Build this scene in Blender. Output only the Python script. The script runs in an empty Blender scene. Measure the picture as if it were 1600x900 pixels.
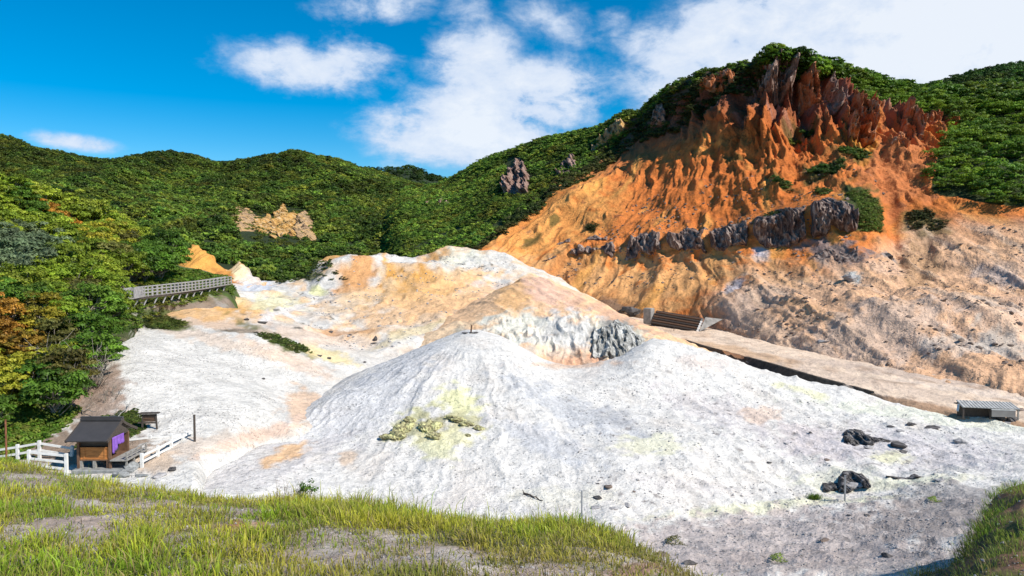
import bpy, math, random
import numpy as np
from mathutils import Vector, Matrix
rnd = random.Random(7)
rng = np.random.default_rng(7)
S = bpy.context.scene
COL = S.collection
# ---------------------------------------------------------------- camera, sky, sun, exposure
F = 1186.0                                  # focal length in photo pixels (1600 wide)
PITCH = math.atan(50.0 / F)
CP, SP = math.cos(PITCH), math.sin(PITCH)
CAMZ = 20.0
cam = bpy.data.cameras.new('camera'); camo = bpy.data.objects.new('camera', cam); COL.objects.link(camo)
camo.location = (0, 0, CAMZ); camo.rotation_euler = (math.pi / 2 - PITCH, 0, 0)
cam.sensor_width = 36.0; cam.lens = 36.0 * F / 1600.0; cam.clip_start = 0.1; cam.clip_end = 20000
S.camera = camo
SUN_AZ, SUN_EL = math.radians(121), math.radians(43)     # clockwise from the view direction
sun = bpy.data.lights.new('sun', 'SUN'); suno = bpy.data.objects.new('sun', sun); COL.objects.link(suno)
sun.energy = 4.7; sun.angle = math.radians(0.5); sun.color = (1.0, 0.95, 0.87)
sdir = Vector((math.cos(SUN_EL) * math.sin(SUN_AZ), math.cos(SUN_EL) * math.cos(SUN_AZ), math.sin(SUN_EL)))
suno.rotation_euler = (-sdir).to_track_quat('-Z', 'Y').to_euler(); suno.location = (60, -60, 120)
S.view_settings.view_transform = 'Standard'; S.view_settings.look = 'None'
S.view_settings.gamma = 1.0; S.view_settings.exposure = 0.3; S.view_settings.use_curve_mapping = False
S.render.resolution_x = 1024; S.render.resolution_y = 576
S.cycles.max_bounces = 5; S.cycles.diffuse_bounces = 3; S.cycles.transparent_max_bounces = 4

def dirof(px, py):
    u = (px - 800) / F; v = (450 - py) / F
    d = np.array([u, CP + v * SP, v * CP - SP]); return d / np.linalg.norm(d)
def P(px, py, d):
    u = (px - 800) / F; v = (450 - py) / F
    y = CP + v * SP; k = d / y
    return (u * k, d, CAMZ + (v * CP - SP) * k)
def PV(px, py, d): return Vector(P(px, py, d))
def proj(X):
    x = X[..., 0]; y = X[..., 1]; z = X[..., 2] - CAMZ
    w = y * CP - z * SP; w = np.where(np.abs(w) < 0.05, 0.05, w)
    return 800 + F * x / w, 450 - F * (y * SP + z * CP) / w

W = bpy.data.worlds.new('World'); S.world = W; W.use_nodes = True
def build_world():
    nt = W.node_tree; nt.nodes.clear(); N = nt.nodes.new; L = nt.links.new
    def mth(op, a, b=None, c=None, clamp=False):
        n = N('ShaderNodeMath'); n.operation = op; n.use_clamp = clamp
        for i, x in enumerate((a, b, c)):
            if x is None: continue
            if isinstance(x, (int, float)): n.inputs[i].default_value = x
            else: L(x, n.inputs[i])
        return n.outputs[0]
    out = N('ShaderNodeOutputWorld'); bg = N('ShaderNodeBackground'); bg.inputs[1].default_value = 0.1
    sky = N('ShaderNodeTexSky'); sky.sky_type = 'NISHITA'; sky.sun_disc = False
    sky.sun_elevation = SUN_EL; sky.sun_rotation = SUN_AZ
    sky.altitude = 900; sky.air_density = 1.0; sky.dust_density = 0.25; sky.ozone_density = 4.0
    hs = N('ShaderNodeHueSaturation'); hs.inputs['Saturation'].default_value = 1.55; hs.inputs['Value'].default_value = 1.08
    hs.inputs['Hue'].default_value = 0.492
    L(sky.outputs[0], hs.inputs['Color'])
    tc = N('ShaderNodeTexCoord'); sep = N('ShaderNodeSeparateXYZ'); L(tc.outputs['Generated'], sep.inputs[0])
    A = mth('ARCTAN2', sep.outputs[0], sep.outputs[1]); E = mth('ARCSINE', sep.outputs[2])
    def noise(scale, detail, rough, dist=0.0, sz=1.0):
        mp = N('ShaderNodeMapping'); mp.inputs['Scale'].default_value = (1, 1, sz); L(tc.outputs['Generated'], mp.inputs[0])
        n = N('ShaderNodeTexNoise'); n.inputs['Scale'].default_value = scale; n.inputs['Detail'].default_value = detail
        n.inputs['Roughness'].default_value = rough; n.inputs['Distortion'].default_value = dist
        L(mp.outputs[0], n.inputs['Vector']); return n.outputs['Fac']
    n1 = noise(7, 8, 0.6, 0.3, 1.6); n2 = noise(22, 6, 0.65, 0.2, 1.8)
    # clouds: (px, py, half width, half height, tilt, weight)
    blobs = [(495, 108, 125, 38, -.05, 1.0), (555, 95, 75, 40, 0, .9), (420, 122, 45, 18, -.1, .7), (590, 12, 95, 28, .1, .8), (735, 95, 85, 62, .1, .95),
             (790, 165, 175, 58, .15, 1.3), (740, 215, 165, 48, -.1, 1.3), (850, 165, 110, 50, .3, .9), (700, 240, 110, 24, .15, .8), (730, 20, 60, 45, .2, .5),
             (870, 40, 120, 45, -.3, .5), (960, 40, 45, 30, -.2, .55),
             (1290, 20, 280, 85, .25, 1.35), (1100, 95, 160, 60, -.2, .85), (1460, 45, 300, 115, .1, 1.6), (1040, 140, 90, 50, -.4, .75), (1650, 20, 300, 160, 0, 1.6), (1250, 110, 130, 60, 0, 1.0),
             (115, 222, 62, 13, -.05, .9), (622, 168, 24, 16, 0, .6), (560, 190, 24, 10, .2, .5), (840, 250, 110, 30, -.2, .7)]
    acc = None
    for (px, py, w, h, tl, wt) in blobs:
        d = dirof(px, py); a0 = math.atan2(d[0], d[1]); e0 = math.asin(d[2])
        dx = mth('SUBTRACT', A, a0); dy = mth('SUBTRACT', E, e0)
        c, s = math.cos(tl), math.sin(tl); wa, ha = w / F, h / F
        u = mth('ADD', mth('MULTIPLY', dx, c / wa), mth('MULTIPLY', dy, s / wa))
        v = mth('ADD', mth('MULTIPLY', dx, -s / ha), mth('MULTIPLY', dy, c / ha))
        r = mth('ADD', mth('MULTIPLY', u, u), mth('MULTIPLY', v, v))
        m = mth('MULTIPLY', mth('EXPONENT', mth('MULTIPLY', r, -0.9)), wt)
        acc = m if acc is None else mth('MAXIMUM', acc, m)
    nn = mth('ADD', mth('MULTIPLY', mth('SUBTRACT', n1, 0.5), 2.6), mth('MULTIPLY', mth('SUBTRACT', n2, 0.5), 1.5))
    nn = mth('MULTIPLY', nn, mth('ADD', mth('MULTIPLY', acc, 0.8), 0.12))
    val = mth('ADD', acc, nn)
    mr = N('ShaderNodeMapRange'); mr.interpolation_type = 'SMOOTHSTEP'; L(val, mr.inputs[0])
    mr.inputs[1].default_value = 0.22; mr.inputs[2].default_value = 0.85; mr.inputs[3].default_value = 0; mr.inputs[4].default_value = 0.93
    # cloud body brightness varies gently with its own density
    cr = N('ShaderNodeMapRange'); L(mth('ADD', val, mth('MULTIPLY', mth('SUBTRACT', n2, .5), 1.2)), cr.inputs[0]); cr.inputs[1].default_value = 0.3; cr.inputs[2].default_value = 1.5
    cmix = N('ShaderNodeMix'); cmix.data_type = 'RGBA'; L(cr.outputs[0], cmix.inputs[0])
    cmix.inputs[6].default_value = (4.9, 5.9, 7.6, 1); cmix.inputs[7].default_value = (7.2, 7.6, 8.2, 1)
    mx = N('ShaderNodeMix'); mx.data_type = 'RGBA'; L(mr.outputs[0], mx.inputs[0]); L(hs.outputs[0], mx.inputs[6]); L(cmix.outputs[2], mx.inputs[7])
    L(mx.outputs[2], bg.inputs[0]); L(bg.outputs[0], out.inputs[0])
build_world()

# ---------------------------------------------------------------- numpy noise
_perm = rng.permutation(256); _perm = np.concatenate([_perm, _perm, _perm])
_g = rng.normal(size=(256, 3)); _g /= np.linalg.norm(_g, axis=1)[:, None]
def perlin(x, y, z):
    xi = np.floor(x).astype(int); yi = np.floor(y).astype(int); zi = np.floor(z).astype(int)
    xf = x - xi; yf = y - yi; zf = z - zi
    u = xf ** 3 * (xf * (xf * 6 - 15) + 10); v = yf ** 3 * (yf * (yf * 6 - 15) + 10); w = zf ** 3 * (zf * (zf * 6 - 15) + 10)
    xi &= 255; yi &= 255; zi &= 255
    def g(i, j, k):
        h = _perm[_perm[_perm[xi + i] + yi + j] + zi + k]; G = _g[h]
        return G[..., 0] * (xf - i) + G[..., 1] * (yf - j) + G[..., 2] * (zf - k)
    l = lambda a, b, t: a + t * (b - a)
    return 1.5 * l(l(l(g(0,0,0), g(1,0,0), u), l(g(0,1,0), g(1,1,0), u), v), l(l(g(0,0,1), g(1,0,1), u), l(g(0,1,1), g(1,1,1), u), v), w)
def fbm(x, y, z=0.0, o=4, lac=2.03, gain=0.5):
    z = z + np.zeros_like(x); s = 0; a = 1; f = 1; t = 0
    for i in range(o):
        s = s + a * perlin(x * f + 17.3 * i, y * f + 5.1 * i, z * f); t += a; a *= gain; f *= lac
    return s / t * 1.4
def ridged(x, y, z=0.0, o=4, gain=0.5):
    z = z + np.zeros_like(x); s = 0; a = 1; f = 1; t = 0; w = 1
    for i in range(o):
        r = 1 - np.abs(perlin(x * f + 9.7 * i, y * f + 3.3 * i, z * f)) * 2.0
        r = np.clip(r, 0, 1) ** 1.5; s = s + a * r * w; t += a; w = np.clip(r * 1.4, 0, 1); a *= gain; f *= 2.1
    return s / t
def sm(a, b, x):
    t = np.clip((x - a) / (b - a), 0, 1); return t * t * (3 - 2 * t)
def pchip(xk, yk, x):
    xk = np.asarray(xk, float); yk = np.asarray(yk, float)
    h = np.diff(xk); dl = np.diff(yk, axis=0) / h.reshape((-1,) + (1,) * (yk.ndim - 1))
    m = np.zeros_like(yk)
    if len(xk) > 2:
        a, b = dl[:-1], dl[1:]; ok = a * b > 0
        m[1:-1] = np.where(ok, 2 * a * b / np.where(ok, a + b, 1), 0)
    m[0] = dl[0]; m[-1] = dl[-1]
    x = np.clip(x, xk[0], xk[-1]); i = np.clip(np.searchsorted(xk, x, 'right') - 1, 0, len(xk) - 2)
    sh = (-1,) + (1,) * (yk.ndim - 1)
    hh = h[i].reshape(sh); t = ((x - xk[i]) / h[i]).reshape(sh)
    return ((2*t**3 - 3*t**2 + 1) * yk[i] + (t**3 - 2*t**2 + t) * hh * m[i] + (-2*t**3 + 3*t**2) * yk[i+1] + (t**3 - t**2) * hh * m[i+1])
def poly_mask(px, py, pts):
    ins = np.zeros(px.shape, bool); n = len(pts)
    for i in range(n):
        x1, y1 = pts[i]; x2, y2 = pts[(i + 1) % n]
        if y1 == y2: continue
        c = ((y1 > py) != (y2 > py)) & (px < (x2 - x1) * (py - y1) / (y2 - y1) + x1); ins ^= c
    return ins

# ---------------------------------------------------------------- mesh helpers
def tag(o, label=None, cat=None, group=None, kind=None):
    if label: o['label'] = label
    if cat: o['category'] = cat
    if group: o['group'] = group
    if kind: o['kind'] = kind
    return o
def mesh_np(name, V, Fq, mat, col=None, smooth=True, parent=None, tri=False):
    me = bpy.data.meshes.new(name); V = np.ascontiguousarray(V, dtype=np.float32).reshape(-1, 3); Fq = np.ascontiguousarray(Fq, dtype=np.int32)
    k = Fq.shape[1]; nf = len(Fq)
    me.vertices.add(len(V)); me.vertices.foreach_set('co', V.ravel())
    me.loops.add(nf * k); me.loops.foreach_set('vertex_index', Fq.ravel())
    me.polygons.add(nf); me.polygons.foreach_set('loop_start', np.arange(0, nf * k, k, dtype=np.int32)); me.polygons.foreach_set('loop_total', np.full(nf, k, dtype=np.int32))
    me.polygons.foreach_set('use_smooth', np.full(nf, smooth))
    if col is not None:
        a = me.color_attributes.new('Col', 'FLOAT_COLOR', 'POINT'); c = np.ones((len(V), 4), np.float32); c[:, :col.shape[1]] = col
        a.data.foreach_set('color', c.ravel())
    me.update(calc_edges=True); me.validate()
    if mat: me.materials.append(mat)
    o = bpy.data.objects.new(name, me); COL.objects.link(o); o.parent = parent
    return o
def grid_faces(nv, nu):
    i = np.arange(nv * nu).reshape(nv, nu)
    return np.stack([i[:-1, :-1], i[:-1, 1:], i[1:, 1:], i[1:, :-1]], -1).reshape(-1, 4)
def normals(X):
    du = np.gradient(X, axis=1); dv = np.gradient(X, axis=0)
    n = np.cross(du, dv); return n / (np.linalg.norm(n, axis=-1, keepdims=True) + 1e-9)
class Sheet:
    """terrain sheet through row curves [(px,py,d)...] from near to far"""
    def __init__(s, px0, px1, step, rows, nseg):
        u = np.arange(px0, px1 + step, step, dtype=float); R = []
        for r in rows:
            r = np.array(r, float); py = pchip(r[:, 0], r[:, 1], u) if len(r) > 1 else np.full_like(u, r[0, 1]); d = pchip(r[:, 0], r[:, 2], u) if len(r) > 1 else np.full_like(u, r[0, 2])
            k = (450 - py) / F; y = CP + k * SP; kk = d / y
            R.append(np.stack([(u - 800) / F * kk, d, CAMZ + (k * CP - SP) * kk], -1))
        R = np.array(R); t = [0.0]
        tt = np.concatenate([np.linspace(i, i + 1, n, endpoint=False) for i, n in enumerate(nseg)] + [[len(rows) - 1.0]])
        s.X = pchip(np.arange(len(rows)), R, tt); s.t = np.repeat(tt[:, None], len(u), 1); s.u = np.repeat(u[None], len(tt), 0)
        s.px, s.py = proj(s.X); s.N = normals(s.X)
        if s.N[..., 2].mean() < 0: s.N = -s.N
        s.C = np.zeros(s.X.shape) + 0.5
        s.w = np.ones(s.X.shape[:2])
    def disp(s, a, up=0.0):
        d = s.N.copy(); d[..., 2] += up; s.X = s.X + d * a[..., None]
    def hill(s, px, py, d, r, h, ry=None):
        c = P(px, py, d); ry = ry or r
        g = np.exp(-((s.X[..., 0] - c[0]) / r) ** 2 - ((s.X[..., 1] - c[1]) / ry) ** 2); s.X[..., 2] += h * g
    def paint(s, m, rgb, a=1.0):
        m = np.clip(m * a, 0, 1)[..., None]; s.C = s.C * (1 - m) + np.array(rgb) * m
    def blob(s, cx, cy, rx, ry, rgb, a=1.0, ang=0.0, edge=0.4, seed=0.0, nz=0.95, sc=0.8):
        c, q = math.cos(ang), math.sin(ang); dx = s.px - cx; dy = s.py - cy
        r = np.sqrt(((dx * c + dy * q) / rx) ** 2 + ((-dx * q + dy * c) / ry) ** 2)
        m = (r < 3); f = np.zeros(r.shape)
        f[m] = sm(1 + edge, 1 - edge, r[m] + nz * fbm(s.px[m] / (30 * sc) + seed, s.py[m] / (14 * sc), 0.0, 5))
        s.paint(f, rgb, a); return f
    def build(s, name, mat, label=None):
        nv, nu = s.X.shape[:2]; s.N2 = normals(s.X)
        if s.N2[..., 2].mean() < 0: s.N2 = -s.N2
        f = grid_faces(nv, nu)
        a, b, c = s.X[0, 0], s.X[0, 1], s.X[1, 0]
        if np.cross(b - a, c - a)[2] < 0: f = f[:, ::-1]
        o = mesh_np(name, s.X.reshape(-1, 3), f, mat, np.clip(s.C, 0, 1).reshape(-1, 3)); tag(o, label=label, kind='structure'); return o
    def sample(s, n, poly=None, minz=None, areaw=True):
        """random points on the sheet by world area, inside a pixel polygon"""
        X = s.X; a = np.linalg.norm(np.cross(X[1:, :-1] - X[:-1, :-1], X[:-1, 1:] - X[:-1, :-1]), axis=-1)
        if poly is not None: a = a * poly_mask(s.px[:-1, :-1], s.py[:-1, :-1], poly)
        p = a.ravel(); p = p / p.sum(); idx = rng.choice(len(p), n, p=p); i, j = np.unravel_index(idx, a.shape)
        fu = rng.random((n, 1)); fv = rng.random((n, 1))
        return X[i, j] + (X[i, j + 1] - X[i, j]) * fu + (X[i + 1, j] - X[i, j]) * fv, s.px[i, j], s.py[i, j]
    def at(s, px, py, tol=None):
        """nearest surface point to a pixel (front-most)"""
        qx, qy = proj(s.X); d = (qx - px) ** 2 + (qy - py) ** 2 + s.X[..., 1] * 0.01
        i = np.unravel_index(np.argmin(d), d.shape); return Vector(s.X[i])

# ---------------------------------------------------------------- materials
def newmat(name):
    m = bpy.data.materials.new(name); m.use_nodes = True; nt = m.node_tree; nt.nodes.clear()
    o = nt.nodes.new('ShaderNodeOutputMaterial'); b = nt.nodes.new('ShaderNodeBsdfPrincipled'); nt.links.new(b.outputs[0], o.inputs[0])
    b.inputs['Roughness'].default_value = 0.9; b.inputs['Specular IOR Level'].default_value = 0.2
    return m, nt, b
def nnoise(nt, vec, scale, detail=4, rough=0.55, dist=0.0):
    n = nt.nodes.new('ShaderNodeTexNoise'); n.inputs['Scale'].default_value = scale; n.inputs['Detail'].default_value = detail
    n.inputs['Roughness'].default_value = rough; n.inputs['Distortion'].default_value = dist
    if vec: nt.links.new(vec, n.inputs['Vector'])
    return n.outputs['Fac']
def nramp(nt, fac, a, b, lo, hi):
    r = nt.nodes.new('ShaderNodeMapRange'); nt.links.new(fac, r.inputs[0])
    for i, v in enumerate((a, b, lo, hi)): r.inputs[i + 1].default_value = v
    return r.outputs[0]
def nmath(nt, op, a, b):
    n = nt.nodes.new('ShaderNodeMath'); n.operation = op
    for i, x in enumerate((a, b)):
        if isinstance(x, (int, float)): n.inputs[i].default_value = x
        else: nt.links.new(x, n.inputs[i])
    return n.outputs[0]
def nmul(nt, colr, fac):
    v = nt.nodes.new('ShaderNodeVectorMath'); v.operation = 'SCALE'
    if isinstance(colr, tuple): v.inputs[0].default_value = colr
    else: nt.links.new(colr, v.inputs[0])
    if isinstance(fac, (int, float)): v.inputs['Scale'].default_value = fac
    else: nt.links.new(fac, v.inputs['Scale'])
    return v.outputs[0]
def soil_mat(name, unit, bump=0.6, speck=0.5, spk_scale=1.0, streak=(1, 1, 1)):
    """unit: size in metres of the main grain"""
    m, nt, b = newmat(name)
    tc = nt.nodes.new('ShaderNodeTexCoord'); mp = nt.nodes.new('ShaderNodeMapping'); mp.inputs['Scale'].default_value = streak
    nt.links.new(tc.outputs['Object'], mp.inputs[0]); v = mp.outputs[0]
    at = nt.nodes.new('ShaderNodeAttribute'); at.attribute_name = 'Col'
    n1 = nnoise(nt, v, 0.22 / unit, 6, 0.62, 0.4); n2 = nnoise(nt, v, 1.1 / unit, 4, 0.6); n3 = nnoise(nt, tc.outputs['Object'], 2.2 * spk_scale / unit, 2, 0.6, 0.6)
    f = nmath(nt, 'MULTIPLY', nramp(nt, n1, 0.3, 0.7, 0.8, 1.16), nramp(nt, n2, 0.3, 0.7, 0.86, 1.12))
    sp = nramp(nt, n3, 0.58, 0.66, 1.0, 1.0 - speck)
    nb = nnoise(nt, v, 0.12 / unit, 3, 0.6); gate = nramp(nt, nb, 0.42, 0.62, 0.0, 1.0)
    sp2 = nmath(nt, 'ADD', nmath(nt, 'MULTIPLY', sp, gate), nmath(nt, 'SUBTRACT', 1.0, gate))
    f = nmath(nt, 'MULTIPLY', f, sp2)
    nt.links.new(nmul(nt, at.outputs['Color'], f), b.inputs['Base Color'])
    bp = nt.nodes.new('ShaderNodeBump'); bp.inputs['Strength'].default_value = bump; bp.inputs['Distance'].default_value = unit * 0.9
    h = nmath(nt, 'ADD', nmath(nt, 'MULTIPLY', n1, 1.2), nmath(nt, 'ADD', nmath(nt, 'MULTIPLY', n2, 0.5), nmath(nt, 'MULTIPLY', sp, 0.25)))
    nt.links.new(h, bp.inputs['Height']); nt.links.new(bp.outputs[0], b.inputs['Normal'])
    return m
# ---------------------------------------------------------------- the land
M_white = soil_mat('pale_gravel', 0.22, bump=0.9, speck=0.5, spk_scale=0.42)
M_mound = soil_mat('mound_soil', 0.45, bump=0.8, speck=0.5)
M_cliff = soil_mat('cliff_soil', 0.9, bump=1.0, speck=0.5)
M_road = soil_mat('packed_earth', 0.4, bump=0.8, speck=0.5)
M_bank = soil_mat('bank_soil', 0.06, bump=0.9, speck=0.5)
M_floor = soil_mat('forest_floor', 1.0, bump=0.8, speck=0.4)
WHT = (.66, .62, .56); GRY = (.50, .49, .49); ORG = (.62, .27, .075); ORL = (.72, .43, .19); YEL = (.76, .72, .36); PNK = (.62, .44, .36); RED = (.30, .085, .04)
TAN = (.50, .32, .20); DRK = (.10, .085, .075); GRN = (.07, .11, .022); BRN = (.22, .14, .085)

gp = Sheet(-3000, 4600, 400, [[(0, 2400, 12)], [(0, 436, 900)], [(0, 405, 9000)]], [4, 4])
gp.C[:] = (.05, .07, .03); ground_plain = gp.build('ground', M_floor)

# --- left hillside under the near wood
G = Sheet(-160, 420, 2.5, [
 [(-160, 780, 44), (0, 745, 46), (100, 700, 50), (150, 665, 53), (185, 610, 57), (200, 550, 67), (215, 522, 77), (240, 500, 86), (420, 482, 100)],
 [(-160, 680, 50), (0, 640, 53), (100, 600, 57), (150, 570, 62), (200, 500, 76), (260, 475, 88), (420, 467, 106)],
 [(-160, 600, 58), (0, 560, 62), (100, 520, 68), (200, 472, 84), (260, 462, 92), (350, 452, 105), (420, 466, 114)],
 [(-160, 500, 72), (0, 470, 78), (100, 450, 86), (200, 440, 98), (300, 436, 110), (360, 440, 118), (420, 460, 128)],
 [(-160, 400, 92), (0, 385, 98), (100, 390, 106), (200, 405, 112), (300, 420, 122), (420, 462, 142)],
 [(-160, 265, 125), (0, 288, 122), (60, 318, 122), (130, 350, 122), (200, 383, 124), (260, 408, 128), (300, 422, 130), (350, 443, 138), (420, 470, 148)],
 [(-160, 420, 170), (420, 480, 190)]], [26, 30, 26, 26, 26, 8])
G.disp(fbm(G.X[..., 0] / 8, G.X[..., 1] / 8, 0, 4) * 0.5); G.X[..., 2] -= 5 * sm(352, 400, G.u)
G.paint(np.ones_like(G.px), (.06, .075, .025))
G.blob(150, 610, 80, 45, (.30, .20, .15), .9, -.5); G.blob(215, 645, 50, 22, (.30, .21, .16), .9)
G.blob(290, 480, 110, 14, (.30, .22, .17), .8, seed=3); G.blob(300, 462, 80, 8, (.10, .15, .03), .9, seed=5); G.blob(220, 490, 60, 10, (.12, .16, .04), .8, seed=8)
G.blob(280, 430, 110, 22, (.10, .15, .03), 1, .05, seed=1); G.paint(sm(.0, .35, fbm(G.X[..., 0] / 2.2, G.X[..., 1] / 3, 8, 4)) * (G.px > 170), (.27, .19, .13), .75); G.paint(sm(.2, .5, fbm(G.X[..., 0] / 3, G.X[..., 1] / 3, 18, 4)) * (G.px > 200) * (G.py > 455), (.36, .32, .28), .7)
hillside_left = G.build('hillside', M_floor)

# --- valley floor with the back mounds
V = Sheet(-120, 1010, 1.6, [
 [(0, 960, 29)],
 [(-120, 750, 45), (100, 738, 45), (200, 733, 45), (300, 736, 45), (345, 795, 45.5), (450, 860, 46), (1010, 900, 45)],
 [(-120, 700, 50), (100, 682, 50), (200, 668, 51), (300, 686, 50), (365, 702, 50.6), (415, 765, 51.5), (1010, 850, 54)],
 [(-120, 650, 55), (100, 628, 56), (185, 592, 58), (300, 614, 58), (400, 638, 58), (450, 658, 58), (480, 656, 60), (600, 700, 64), (1010, 750, 66)],
 [(-120, 570, 68), (100, 550, 70), (190, 527, 72), (300, 548, 72), (400, 588, 70), (480, 622, 68), (520, 608, 72), (600, 610, 78), (1010, 650, 85)],
 [(-120, 530, 80), (200, 512, 80), (300, 515, 80), (400, 522, 80), (470, 550, 80), (520, 565, 82), (600, 562, 87), (700, 550, 95), (1010, 570, 100)],
 [(-120, 500, 92), (200, 492, 90), (300, 484, 92), (400, 492, 96), (480, 510, 97), (560, 525, 98), (620, 522, 100), (700, 498, 108), (1010, 550, 120)],
 [(-120, 475, 105), (250, 472, 104), (350, 464, 110), (410, 470, 118), (460, 482, 118), (520, 485, 118), (600, 480, 120), (700, 462, 128), (800, 452, 140), (1010, 525, 140)],
 [(-120, 460, 125), (300, 455, 125), (370, 450, 132), (420, 454, 135), (480, 457, 135), (530, 442, 140), (600, 440, 143), (700, 420, 150), (760, 418, 155), (830, 432, 155), (1010, 525, 160)],
 [(-120, 455, 150), (300, 442, 150), (370, 439, 155), (440, 439, 160), (480, 431, 165), (500, 409, 168), (530, 401, 170), (552, 405, 172), (570, 408, 175), (650, 409, 178), (680, 397, 178), (710, 389, 178), (760, 392, 176), (800, 400, 172), (830, 415, 170), (900, 450, 168), (1010, 525, 170)],
 [(-120, 470, 200), (370, 450, 185), (480, 455, 200), (700, 435, 215), (1010, 550, 200)]], [10, 26, 34, 44, 40, 34, 34, 34, 34, 34, 6])
x, y = V.X[..., 0], V.X[..., 1]
far = sm(84, 100, y)
V.disp(fbm(x / 9, y / 12, 0, 5) * (.22 + .7 * far)); V.disp((ridged(x / 7 + .3 * fbm(x / 12, y / 12, 3), y / 16, 1, 4) - .4) * .55 * far)
V.disp(fbm(x / 1.4, y / 1.6, 2, 4) * (.05 + .14 * far))
V.hill(560, 440, 152, 7, 3.0, 9); V.hill(650, 432, 150, 6, 1.5, 8); V.hill(610, 422, 165, 5, 2.2, 8); V.hill(690, 404, 168, 7, 1.0, 9)
V.paint(np.ones_like(V.px), WHT)
n = fbm(x / 10, y / 10, 7, 4); V.paint(sm(-.3, .25, n) * far, (.76, .49, .27), .9); V.paint(sm(.0, .5, fbm(x / 5, y / 8, 9, 3)) * far, (.74, .66, .5), .6)
# left fan and channel
V.blob(300, 700, 240, 14, (.60, .50, .41), .9, -.18); V.blob(470, 635, 30, 26, (.72, .50, .34), .9); V.blob(400, 680, 80, 10, (.70, .50, .38), .8, -.35)
V.blob(450, 560, 70, 14, (.70, .50, .36), .6, .4); V.blob(350, 535, 120, 10, (.70, .52, .38), .6, .25, seed=4); V.blob(150, 640, 45, 60, (.34, .24, .18), .9, -.5)
V.blob(165, 600, 30, 25, (.34, .24, .18), .9, -.5); V.blob(120, 700, 110, 30, (.30, .22, .16), 1, 0, .25); V.blob(245, 722, 34, 16, (.60, .46, .34), .95); V.blob(170, 668, 60, 14, (.33, .24, .18), .9)
V.blob(330, 505, 90, 9, (.68, .46, .30), .8, .1); V.blob(360, 480, 60, 12, (.72, .40, .14), 1, .1); V.blob(300, 490, 90, 9, (.74, .42, .16), .8, .1, seed=9)
V.blob(430, 530, 60, 9, (.10, .12, .035), 1, .45, nz=.9); V.blob(470, 545, 30, 5, (.16, .13, .09), .9, .4); V.blob(400, 519, 60, 3.5, (.16, .13, .09), .9, .05)
V.blob(255, 505, 42, 9, (.11, .13, .035), 1, .1); V.blob(225, 498, 60, 6, (.30, .22, .18), .8, .1); V.blob(200, 490, 40, 9, (.10, .14, .04), .9)
V.blob(500, 550, 50, 10, (.78, .62, .30), .8, .3); V.blob(440, 512, 30, 6, (.4, .36, .33), .7)
# back gulch, yellow and white
V.blob(400, 445, 30, 12, (.62, .62, .64), 1); V.blob(430, 475, 45, 14, (.74, .68, .42), .8); V.blob(500, 450, 50, 12, WHT, 1, -.3); V.blob(495, 455, 14, 6, YEL, .9); V.blob(440, 490, 50, 5, (.76, .70, .66), .8, -.3); V.blob(470, 436, 40, 5, (.12, .13, .05), .9)
V.blob(560, 435, 36, 17, (.70, .36, .15), 1, -.3); V.blob(525, 405, 26, 9, (.75, .40, .13), 1); V.blob(595, 422, 14, 12, WHT, .9); V.blob(605, 418, 9, 16, (.75, .40, .12), 1); V.blob(630, 418, 28, 10, WHT, 1)
V.blob(655, 444, 65, 15, (.76, .38, .10), 1, -.15); V.blob(690, 403, 26, 12, (.72, .38, .14), 1, -.3); V.blob(610, 470, 90, 20, ORL, .85, -.25, seed=2); V.blob(700, 480, 90, 16, (.70, .42, .24), .8, -.2, seed=5)
V.blob(735, 412, 45, 20, (.74, .70, .55), 1); V.blob(780, 412, 40, 22, WHT, .9); V.blob(740, 425, 60, 16, WHT, .7, seed=4); V.blob(720, 445, 60, 8, (.66, .47, .38), .6)
V.blob(520, 490, 60, 16, WHT, .7, -.3); V.blob(590, 495, 50, 14, WHT, .6, -.2, seed=4); V.blob(660, 480, 120, 26, (.84, .50, .24), .75, -.25, seed=14); V.blob(700, 440, 70, 14, (.84, .47, .18), .7, -.2, seed=24); V.blob(560, 470, 60, 12, (.80, .54, .30), .6, -.3, seed=34); V.blob(480, 525, 80, 12, (.72, .55, .42), .7, .1)
V.blob(540, 518, 50, 4, (.55, .28, .12), .7, .05); V.blob(650, 505, 60, 8, (.70, .55, .40), .5, -.3); V.blob(640, 522, 60, 8, (.75, .60, .34), .7, -.35, seed=5)
dk = sm(.30, .52, fbm(x / 1.8, y / 2.6, 4, 4))
for (cx, cy, rx, ry, an) in [(630, 503, 46, 13, -.1), (735, 420, 50, 16, 0), (740, 448, 60, 6, 0), (760, 465, 16, 7, -.8), (545, 514, 60, 5, .05), (590, 530, 16, 4, 0), (500, 500, 60, 8, -.3), (430, 482, 60, 8, -.3), (460, 460, 60, 6, -.4), (420, 512, 40, 4, .2)]:
    r = np.sqrt((((V.px - cx) * math.cos(an) + (V.py - cy) * math.sin(an)) / rx) ** 2 + ((-(V.px - cx) * math.sin(an) + (V.py - cy) * math.cos(an)) / ry) ** 2)
    V.paint(dk * sm(1.4, .7, r), (.14, .125, .10), .9)
valley = V.build('valley_floor', M_mound)

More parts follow.
